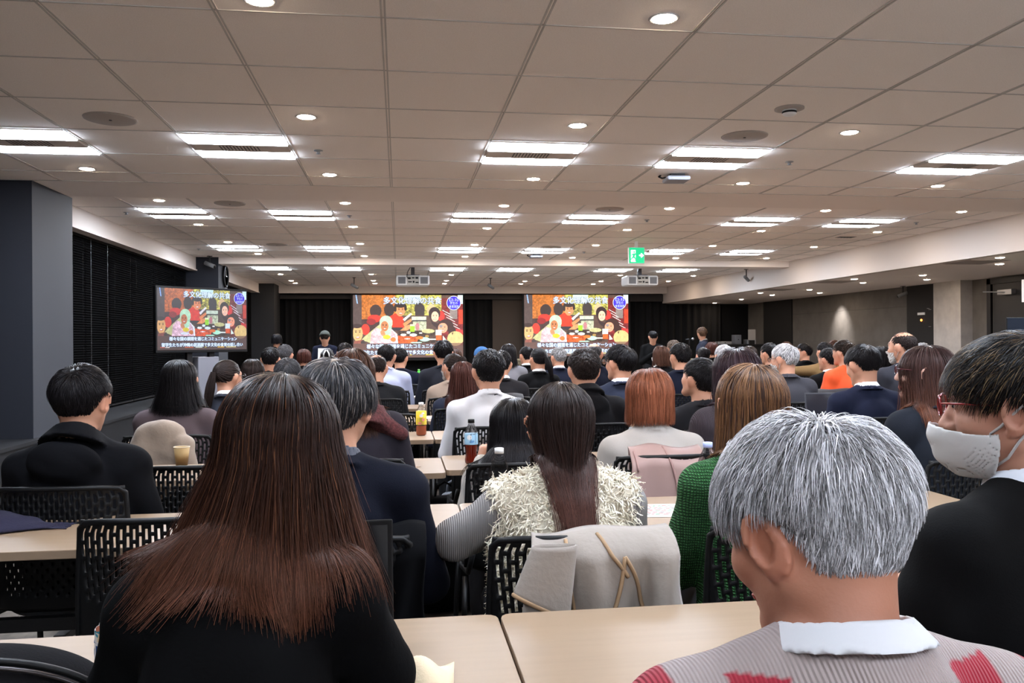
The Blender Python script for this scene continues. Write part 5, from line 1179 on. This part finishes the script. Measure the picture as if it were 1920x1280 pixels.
# ================================================================== TABLES
m_wood = mat('birch_top', (140, 118, 96), .42, noise=.045, nscale=9)
_nt = m_wood.node_tree; _tc = [n for n in _nt.nodes if n.type == 'TEX_COORD'][0]; _mp = _nt.nodes.new('ShaderNodeMapping'); _mp.inputs['Scale'].default_value = (.35, 6, 1); _nn = [n for n in _nt.nodes if n.type == 'TEX_NOISE'][0]; _nt.links.new(_tc.outputs['Object'], _mp.inputs['Vector']); _nt.links.new(_mp.outputs[0], _nn.inputs['Vector'])
def make_table():
    t = thing('folding_table', 'x', 'table', (0, 0, 0), 0, 'birch topped folding tables'); w, d, r = .897, .24, .025
    poly = []
    for cx, cy, a0 in ((w-r, d-r, 0), (-w+r, d-r, 90), (-w+r, -d+r, 180), (w-r, -d+r, 270)):
        for a in range(0, 91, 30): poly.append((cx+r*math.cos(R(a0+a)), cy+r*math.sin(R(a0+a))))
    MB().prism(poly, TZ-.026, TZ).build('tabletop', m_wood, t, bevel=.002)
    for sx in (-1, 1):
        l = MB().box((sx*.72-.025, -.03, .08), (sx*.72+.025, .03, TZ-.03)).box((sx*.72-.02, -.2, TZ-.05), (sx*.72+.02, .2, TZ-.027)).box((sx*.72-.025, -.23, .05), (sx*.72+.025, .23, .085)).build('leg', m_metal_dk, t, bevel=.004)
        for sy in (-1, 1): MB().lathe([(0, -.012), (.025, -.012), (.025, .012), (0, .012)], 14, T=Matrix.Translation((sx*.72, sy*.2, .027)) @ Matrix.Rotation(math.pi/2, 4, 'Y')).build('caster', m_blackpl, l, smooth=True)
    MB().box((-.72, -.015, .42), (.72, .015, .46)).box((-.72, .1, TZ-.06), (.72, .13, TZ-.027)).build('crossbar', m_metal_dk, t)
    return t
tb0 = None; ords = ['nearest', 'second', 'third', 'fourth', 'fifth', 'sixth', 'seventh', 'eighth', 'ninth', 'farthest']; xl = ['left', 'right of the centre seam', 'in the third column', 'in the rightmost column']
for r_, yf in enumerate(ROWS):
    for c_, x0 in enumerate((-1.59, .21, 2.01, 3.81)):
        if r_ < 2 and c_ > 1: continue
        if r_ < 3 and c_ > 2: continue
        o = make_table() if tb0 is None else copytree(tb0); tb0 = tb0 or o
        o.location = (x0+.9-.004, yf-.24-(.07 if c_ == 0 and r_ in (2,) else 0), 0); o['label'] = 'birch topped folding table, %s row, %s' % (ords[r_], xl[c_])
# ================================================================== THINGS ON TABLES
def base(px, py): q = onZ(px, py, TZ); return (q[0], q[1], TZ)
m_clear = mat('clear_plastic', (250, 250, 250), .04, trans=1, ior=1.1, alpha=.5); m_tea = mat('dark_tea', (110, 28, 14), .08, trans=.35, ior=1.33, coat=.3); 
def bottle(p, lab, cap, body=None, liquid=None, level=.4, label_=None, h=.205, r=.032, lb=(.45, .72), s=1.0, pinch=0, text=None, arts=None):
    t = thing('drink_bottle', lab, 'bottle', p, 0, 'plastic drink bottles'); r *= s; h *= s
    prof = [(0, .004), (r*.8, .0), (r*.96, .006), (r, .02*1), (r*(1-pinch), h*.28), (r, h*.42), (r, h*.68), (r*.82, h*.78), (r*.48, h*.88), (r*.42, h*.91), (r*.42, h*.93)]
    MB().lathe(prof, 28).build('shell', body or m_clear, t, smooth=True)
    if liquid:
        pr = [(max(0, x-.0015), z+.002) for x, z in prof if z < h*level]; zt = h*level; pr.append((pr[-1][0], zt)); pr.append((0, zt)); MB().lathe(pr, 28).build('drink', liquid, t, smooth=True)
    MB().lathe([(r*.5, h*.915), (r*.5, h*.995), (r*.44, h), (0, h)], 20).build('cap', cap, t, smooth=True)
    if label_:
        l = MB().lathe([(r*1.012, h*lb[0]), (r*1.02, h*(lb[0]+.01)), (r*1.02, h*(lb[1]-.01)), (r*.99, h*lb[1])], 28).build('label_sleeve', label_, t, smooth=True)
        if text or arts:
            b = MB(); mm = []
            def wrap(V): return [((r*1.035)*math.sin(x/r), -(r*1.035)*math.cos(x/r), z) for x, z in V]
            for (s_, x, z, sz, m) in (text or []):
                V, Fc = textmesh(s_, sz, .01); mm.append(m); b.add(wrap([(v[0]+x, v[1]+z) for v in V]), Fc, len(mm)-1)
            for (cx, cz, rx, rz_, rot, m) in (arts or []):
                mm.append(m); pts = []
                for a in np.linspace(0, 6.283, 14)[:-1]:
                    u, w_ = rx*math.cos(a), rz_*math.sin(a); pts.append((cx+u*math.cos(rot)-w_*math.sin(rot), cz+u*math.sin(rot)+w_*math.cos(rot)))
                b.add(wrap([(cx, cz)]+pts), [(0, i+1, (i+1) % 13+1) for i in range(13)], len(mm)-1)
            b.build('label_print', mm, l)
    return t
bk = mat('print_black', (20, 20, 22), .6); cw = m_white
bottle(base(790, 816), 'bottle with a yellow and pink label on the fourth row table', cw, None, mat('peach_tea', (170, 90, 60), .1, trans=.3), .3, mat('yellow_label', (236, 204, 64), .5), lb=(.33, .74), text=[('||||||', 0, .09, .03, bk)], arts=[(0, .125, .012, .01, 0, cw), (.012, .1, .008, .01, 0, mat('print_pink', (222, 130, 120), .6)), (-.01, .078, .014, .008, 0, mat('print_pink', (222, 130, 120), .6)), (.01, .14, .01, .006, 0, cw)])
bottle(base(884, 869), 'bottle of dark red tea with a black cap and blue label', m_blackpl, None, m_tea, .43, mat('blue_label', (150, 190, 215), .5), h=.212, lb=(.44, .68), pinch=.2, text=[('KI', .017, .122, .034, bk)], arts=[(-.012, .128, .012, .012, .4, cw), (.0, .108, .012, .006, .2, mat('print_blue', (90, 140, 190), .6))])
q = onY(936, 850, 2.8); bottle((q[0], 2.8, TZ), 'clear water bottle with a white cap behind the fluffy vest', cw, h=.215)
q = onY(1327, 838, 2.82); bottle((q[0], 2.82, TZ), 'water bottle with a pale blue cap between cream and green sweaters', mat('blue_cap', (170, 185, 232), .4), h=.215, r=.034)
q = onY(1191, 790, 3.95); bottle((q[0], 3.95, TZ), 'patterned clear bottle peeping out beside the auburn bob', cw, None, None, 0, mat('grey_print', (120, 124, 132), .5, noise=.6, nscale=200))
gq = base(785, 716); bottle((gq[0], 11.9, TZ), 'green tea bottle on the farthest table by the centre seam', mat('green_cap', (150, 220, 130), .4), mat('green_shell', (70, 190, 60), .15), h=.19)
lbm = mat('floral_label', (214, 206, 200), .55)
teal = mat('print_teal', (60, 150, 165), .6); coral = mat('print_coral', (226, 140, 110), .6); cream = mat('print_cream', (226, 196, 150), .6); olive = mat('print_olive', (196, 172, 90), .6); blue = mat('print_navy', (50, 84, 140), .6); sage = mat('print_sage', (150, 160, 110), .6)
q = onY(224, 1250, 1.35)
bottle((q[0], 1.35, TZ), 'bottle with a floral pastel label half hidden by the nearest woman', cw, None, None, 0, lbm, h=.192, r=.034, lb=(.04, .74), text=[('アー', -.021, .108, .016, blue)], arts=[(-.022, .148, .008, .004, .5, coral), (-.018, .138, .016, .006, -.2, teal), (-.021, .134, .0025, .008, -.4, cream), (-.014, .128, .004, .009, -.5, cream), (-.018, .092, .009, .006, 0, cream), (-.016, .078, .006, .005, .4, sage), (-.012, .066, .014, .003, 0, blue), (-.012, .045, .018, .012, 0, olive)])
# paper cup
t = thing('paper_cup', 'tan paper cup standing on the table before the beige coat', 'cup', base(341, 872)); m_k = mat('kraft_paper', (172, 144, 98), .7)
MB().lathe([(0, .004), (.026, .004), (.026, 0), (.036, .088), (.034, .088), (.0245, .008), (0, .008)], 32).build('cup_wall', m_k, t, smooth=True); MB().tube([(.036*math.cos(a), .036*math.sin(a), .088) for a in np.linspace(0, 6.283, 33)[:-1]], .0018, 6, closed=True).build('rim', mat('cream_rim', (228, 215, 190), .6), t, smooth=True)
# papers
def paper(px, py, w, d, rz, lab, rows=0, dz=.001, m=None):
    q = base(px, py); t = thing('paper', lab, 'paper', (q[0], q[1], TZ+dz), R(rz), 'papers on the tables')
    MB().box((-w/2, -d/2, 0), (w/2, d/2, .001)).build('sheet', m or mat('paper', (180, 178, 175), .8), t)
    if rows:
        b = MB(); g = random.Random(4)
        for i in range(rows):
            y = d/2-.03-i*(d-.05)/rows; x = -w/2+.02
            while x < w/2-.03:
                l = g.uniform(.006, .02); b.box((x, y, .0011), (x+l, y+.006+g.random()*.004, .0014), g.choice((0, 0, 1, 2))); x += l+g.uniform(.004, .012)
        b.build('print', [mat('print_red', (190, 60, 60), .7), mat('print_green', (70, 130, 90), .7), mat('print_grey', (70, 70, 75), .7)], t)
paper(1262, 957, .3, .21, -6, 'printed leaflet with red marks beside the green sweater', 9)
paper(806, 783, .12, .16, 8, 'small white sheet on the fifth row table'); paper(812, 758, .16, .1, -10, 'crumpled white paper at the sixth row seam'); paper(788, 743, .3, .2, 3, 'white paper on the seventh row table')
paper(791, 732, .25, .16, -4, 'white sheet on the eighth row table'); paper(782, 875, .03, .02, 20, 'small folded candy wrapper on the third row table', m=mat('wrapper', (170, 140, 110), .5))
# laptop of the nearest woman
q = onZ(739, 1212, TZ); lp = thing('laptop', 'open black laptop beside the nearest woman', 'laptop', (q[0]-.17, q[1], TZ), R(3))
MB().box((-.17, -.235, .002), (.17, 0, .016)).build('base', m_blackpl, lp, bevel=.003)
MB().box((-.155, -.1, .0161), (.155, -.02, .0175)).build('keyboard', mat('keys', (30, 32, 38), .5), lp); MB().box((.06, -.2, .0161), (.145, -.12, .0168)).build('sticker', mat('pale_label', (170, 175, 190), .4), lp)
T = Matrix.Translation((0, .002, .012)) @ Matrix.Rotation(R(-6), 4, 'X'); MB().box((-.17, 0, 0), (.17, .006, .225), T=T).build('lid', m_blackpl, lp, bevel=.003); MB().box((-.16, -.0012, .015), (.16, -.0002, .215), T=T).build('display', mat('dark_screen', (12, 13, 18), .15), lp)
q = onY(1558, 760, 5.05); lp = thing('laptop', 'open dark grey laptop left of the navy suited young man', 'laptop', (q[0], 5.05, TZ), R(-6))
MB().box((-.16, -.22, .002), (.16, 0, .016)).build('base', m_blackpl, lp, bevel=.003); MB().box((-.15, -.1, .0161), (.15, -.02, .0175)).build('keyboard', mat('keys', (30, 32, 38), .5), lp)
T = Matrix.Translation((0, .002, .012)) @ Matrix.Rotation(R(-10), 4, 'X'); MB().box((-.16, 0, 0), (.16, .006, .22), T=T).build('lid', mat('lid_grey', (70, 72, 80), .4, .3), lp, bevel=.003); MB().box((-.15, -.0012, .012), (.15, -.0002, .21), T=T).build('display', mat('dim_screen2', (46, 46, 54), .25), lp)
# black bag in the left corner
q = onY(-34, 1280, 1.4); t = thing('bag', 'black zipped bag lying in the lower left corner', 'bag', (q[0], 1.4, TZ))
def bagf(p): return ell(p, (0, 0, .0), (.2, .12, .1))*.8+wob(p, 14, 2, .003)
sdfobj('bag_body', lambda p: np.maximum(bagf(p), -(p[:, 2]-.002)), (-.3, -.17, -.02), (.3, .17, .16), .007, mat('black_nylon', (20, 19, 21), .95, spec=.1, bump=.25, bscale=220), t)
arc = [(.203*math.sin(a), -.035*math.cos(a)-.02, .1*math.cos(a)+.001) for a in np.linspace(-1.5, 1.5, 30)]
MB().tube(arc, .0055, 8).build('piping', m_blackpl, t, smooth=True); MB().tube([(x, y-.016, z-.004) for x, y, z in arc], .004, 6).build('zip', mat('zip_metal', (60, 56, 56), .3, .8), t, smooth=True)
MB().tube([(.192, -.04, .035), (.205, -.05, .025), (.2, -.06, .012), (.19, -.05, .018)], .003, 8, closed=True).build('zip_pull', m_sil, t, smooth=True)
# navy scarf on the second row table
q = base(20, 990); t = thing('scarf', 'navy fringed scarf bundled on the left end of a table', 'scarf', (q[0], q[1], TZ)); m_sc = mat('navy_wool', (30, 28, 48), .95, bump=.5, bscale=120)
sdfobj('cloth', lambda p: np.maximum(smin(ell(p, (-.06, .0, .0), (.14, .11, .055)), ell(p, (.05, -.02, 0), (.1, .05, .02)), .03)+wob(p, 30, 6, .009), -(p[:, 2]-.002)), (-.24, -.15, -.02), (.2, .15, .09), .007, m_sc, t)
b = MB(); g_ = random.Random(2)
for i in range(22):
    y = -.05+i*.004; x = .12; b.tube([(x, y, .008), (x+.02, y+g_.uniform(-.006, .006), .006), (x+.045+g_.uniform(0, .02), y+.01+g_.uniform(-.01, .014), .003)], .002, 5)
b.build('fringe', m_sc, t, smooth=True)
# canvas bag by the laptop
q = base(756, 1262); t = thing('tote_bag', 'natural canvas tote handle crumpled on the nearest table', 'bag', (q[0]-.02, q[1]-.02, TZ+.001)); m_cv = mat('canvas', (212, 192, 160), .9, bump=.3, bscale=300)
MB().grid(lambda u, v: (-.03+.13*u+.01*v, -.09+.12*v, .006+.028*math.sin(u*3.1)*math.sin(v*2.6+.3)+.008*math.sin(9*u+4*v)), 16, 14).build('cloth', m_cv, t, smooth=True, solid=.002)
MB().grid(lambda u, v: (-.05+.045*math.sin(u*2.6)+.012*v, -.08+.17*u+.018*v, .01+.035*math.sin(u*3.14)*(1-.3*v)), 16, 4).build('strap', m_cv, t, smooth=True, solid=.003)
# ================================================================== COATS OVER CHAIR BACKS
def coat(px, Y, w, zt, zb, m, lab, trim=None, folds=4, seed=1, bulge=.02, parts=True, nm='coat', top=None):
    q = onY(px, 900, Y); t = thing(nm, lab, 'coat', (q[0], Y, 0)); g = random.Random(seed); ph = [g.uniform(0, 6) for _ in range(6)]
    def f(u, v, lift=0):   # v 0 inside bottom, .3 top, 1 hem at the back
        if v < .25: y = .05; z = zt-.2*(1-v/.25)
        else:
            k_ = (v-.25)/.75; y = .05-.09*min(1, k_*6)-.02*k_; z = zt-(zt-zb)*k_+.012*math.sin(min(1, k_*6)*3.14)
        k_ = max(0, (v-.3)/.7); fo = bulge*k_**.6*(math.sin(u*folds*6.28+ph[0])+.5*math.sin(u*folds*11+ph[1]+v*3))
        ww = w*(1-.12*(1-min(1, v*3))+.1*k_+.03*math.sin(v*7+ph[2])); zt_ = .012*math.sin(u*9+ph[3])+.01*math.sin(u*5+ph[4])
        return ((u-.5)*ww+.01*math.sin(v*8+u*6), y-bulge*.5-fo-lift, z+zt_*(.5+.5*k_))
    MB().grid(f, 46, 36).build('cloth', m, t, smooth=True, solid=.007)
    if trim:
        b = MB()
        for pts in trim[1]: b.tube([f(u, v, .007) for (u, v) in pts], .0048, 6)
        b.build('trim_tape', trim[0], t, smooth=True)
    return t, f
def lerp(a, c, n=14): return [(a[0]+(c[0]-a[0])*i/n, a[1]+(c[1]-a[1])*i/n) for i in range(n+1)]
m_tr = mat('brown_tape', (150, 122, 92), .8); m_cc = mat('cream_wool', (142, 132, 123), .95, bump=.4, bscale=60, noise=.06, nscale=12, sheen=.15)
vx = kv.Xc; yc = kv.Yc-.235
ct, cf_ = coat(1122, yc, .35, .85, .56, m_cc, 'cream coat with brown taped edges over the fluffy vest woman\'s chair', (m_tr, [lerp((.28, .3), (.3, 1)), lerp((.62, .38), (.42, 1)), lerp((.62, .38), (.9, 1)), lerp((.5, .3), (.62, .5))]), folds=2.2, seed=3, bulge=.034)
b = MB(); 
def slv(u, v):
    a = u*6.283; c = np.array((-.12-.035*v, -.075-.02*v, .84-.13*v)); r1 = .05+.012*v; d = np.array((math.cos(a)*r1, math.sin(a)*.02, math.sin(a)*.0)); return tuple(c+d+np.array((0, 0, -.03*math.cos(a)*v)))
b.grid(slv, 24, 12).build('sleeve', m_cc, ct, smooth=True, solid=.005); MB().tube([slv(u, 1.0) for u in np.linspace(0, 1, 25)[:-1]], .0055, 6, closed=True).build('cuff', m_tr, ct, smooth=True)
m_bc = mat('beige_fleece', (148, 132, 118), .98, bump=.6, bscale=45, noise=.08, nscale=10, sheen=.2)
t = thing('coat', 'fluffy beige coat over the chair of the woman in the brownish jacket', 'coat', (kw_grey.Xc, kw_grey.Yc-.24, 0))
def bc(p): d = ell(p, (-.03, 0, .72), (.15, .06, .2), rotm(0, 0, 8)); d = smin(d, rc(p, (.1, -.02, .8), (.13, -.03, .6), .05, .045), .015); d = smin(d, ell(p, (-.01, 0, .86), (.11, .06, .06)), .03); return d+wob(p, 20, 8, .009)+wob(p, 45, 3, .003)
sdfobj('cloth', bc, (-.25, -.15, .45), (.25, .15, 1.0), .009, m_bc, t)
m_pk = mat('pink_nylon', (148, 120, 113), .6, bump=.15, bscale=30)
coat(1246, 3.2, .3, .87, .5, m_pk, 'dusty pink jacket over the chair of the auburn-haired woman', (mat('pink_seam', (150, 118, 112), .8), [lerp((.52, .27), (.66, 1)), lerp((.06, .3), (.1, .42), 4)]), folds=1.5, seed=8, bulge=.014, nm='jacket')
coat(940, 6.78, .36, .86, .5, mat('dark_puffer', (44, 44, 48), .6), 'dark padded coat over the chair behind the white-shirted man', folds=2, seed=2)
coat(1560, 6.74, .4, .86, .5, mat('black_puffer', (26, 27, 32), .7), 'black coat over a chair left of the orange polo', folds=2, seed=5)
coat(716, 2.04, .2, .84, .5, mat('black_coat2', (8, 8, 10), .95, spec=.1), 'black garment on the chair back beside the laptop', folds=1.5, seed=7, bulge=.012)
# bags under the tables; dark ones added to cover floor that renders too bright
def floorbag(px, py, w, d, h, m, lab, handle=True):
    q = onZ(px, py, 0); t = thing('bag', lab, 'bag', (q[0], q[1]+d/2, 0), R(random.Random(px).uniform(-12, 12)))
    def f(p):
        c = np.array((0, 0, h*.5)); a = np.abs(p-c)-np.array((w/2-.04, d/2-.04, h/2-.04)); return np.sqrt((np.maximum(a, 0)**2).sum(1))+np.minimum(a.max(1), 0)-.04+wob(p, 16, int(px) % 20, .006)
    sdfobj('bag_body', lambda p: np.maximum(f(p), -(p[:, 2]-.001)), (-w/2-.03, -d/2-.03, -.02), (w/2+.03, d/2+.03, h+.03), .014, m, t)
    MB().tube([(-.06, 0, h-.01), (-.05, 0, h+.06), (0, 0, h+.09), (.05, 0, h+.06), (.06, 0, h-.01)], .008, 6).build('handle', m, t, smooth=True)
m_bg = mat('black_bag_cloth', (10, 10, 12), .9, spec=.15)
floorbag(836, 1152, .32, .2, .38, m_bg, 'black backpack added to darken the floor under the third row seam')
floorbag(874, 1120, .3, .16, .3, mat('dark_navy_bag', (14, 16, 24), .9, spec=.15), 'dark navy bag added to darken the floor right of the black backpack')
floorbag(836, 1040, .34, .2, .34, m_bg, 'black shoulder bag added to darken the floor beyond the backpack')
floorbag(856, 1010, .2, .1, .3, mat('white_bag_paper', (120, 122, 130), .8), 'whitish paper bag on the floor under the fourth row table')
# camera on the third row, left table
q = onY(748, 790, 3.95); t = thing('camera', 'small black camera held by the scarfed woman on the third row', 'camera', (q[0], 3.95, TZ)); 
MB().box((-.06, -.03, 0), (.06, .03, .085)).build('camera_body', m_blackpl, t, bevel=.012); MB().lathe([(.03, 0), (.034, .02), (.034, .05), (.028, .055), (0, .05)], 20, T=Matrix.Translation((0, -.03, .042)) @ Matrix.Rotation(math.pi/2, 4, 'X')).build('lens', m_metal_dk, t, smooth=True)
# ================================================================== FRONT OF THE ROOM
q = onY(1298, 636, 14.2); t = thing('microphone_stand', 'microphone on a stand in front of the speaker in profile', 'microphone stand', (q[0], 14.2, 0))
MB().cyl((-.06, 0, .02), (-.06, 0, q[2]-.12), .01).build('pole', m_sil, t, smooth=True); MB().lathe([(0, 0), (.14, 0), (.14, .015), (.02, .03), (0, .03)], 24, c=(-.06, 0, 0)).build('base', m_metal_dk, t, smooth=True)
MB().cyl((-.06, 0, q[2]-.12), (-.05, 0, q[2]), .008).cyl((-.12, 0, q[2]-.005), (.0, 0, q[2]+.005), .01).build('boom', m_metal_dk, t, smooth=True); MB().lathe([(0, -.02), (.022, -.01), (.025, .01), (0, .03)], 14, c=(.01, 0, q[2]+.005)).build('grille', m_sil, t, smooth=True)
m_pd = mat('podium_wood', (120, 108, 84), .6)
q = onY(1306, 672, 14.0); t = thing('podium', 'low olive wood podium front in front of the speaker', 'podium', (q[0], 13.9, 0)); MB().box((-.2, -.15, 0), (.2, .15, q[2]-.02)).build('cabinet', m_pd, t, bevel=.01); MB().box((-.23, -.19, q[2]-.02), (.23, .17, q[2])).build('top', m_pd, t)
q = onY(965, 673, 15.0); t = thing('podium', 'low tan table top at the foot of the brown wall panel', 'podium', (q[0], 15.0, 0)); MB().box((-.28, -.2, q[2]-.03), (.28, .2, q[2])).build('top', m_pd, t); MB().box((-.24, -.16, 0), (.24, .16, q[2]-.03)).build('cabinet', m_pd, t)
q = onY(1385, 645, 17.0); t = thing('equipment_table', 'black table with audio equipment in the front right corner', 'table', (q[0], 17.0, 0)); MB().box((-.55, -.25, q[2]-.04), (.55, .25, q[2])).build('top', m_metal_dk, t); MB().box((-.5, -.2, .0), (.5, .2, q[2]-.04)).build('skirt', m_curtain, t)
zt = q[2]
for (dx, w, h_, m, lab) in ((-.35, .3, .06, m_sil, 'flat silver audio mixer'), (-.05, .14, .2, mat('device_grey', (90, 92, 98), .4), 'small upright grey device'), (.25, .2, .1, m_sil, 'compact silver amplifier')):
    e = thing('audio_device', lab+' on the equipment table', 'audio device', (q[0]+dx, 17.0, zt)); MB().box((-w/2, -.1, 0), (w/2, .1, h_)).build('case', m, e, bevel=.006); MB().lathe([(0, 0), (.012, 0), (.012, .012), (0, .012)], 10, T=Matrix.Translation((0, -.1, h_/2)) @ Matrix.Rotation(math.pi/2, 4, 'X')).build('knob', m_metal_dk, e)
q = onY(1410, 635, 16.6); t = thing('poster_stand', 'slim sign stand with a grey panel beside the black wall panel', 'stand', (q[0], 16.6, 0)); MB().box((-.08, 0, q[2]-.02), (.08, .02, q[2]+.2)).build('panel', mat('panel_grey', (120, 116, 112), .6), t); MB().box((-.06, 0, .5), (.06, .02, q[2]-.03)).cyl((0, .01, 0), (0, .01, .5), .02).build('pole', m_blackpl, t); MB().lathe([(0, 0), (.2, 0), (.2, .02), (0, .03)], 20).build('base', m_blackpl, t)
print('all', time.time()-_t0)
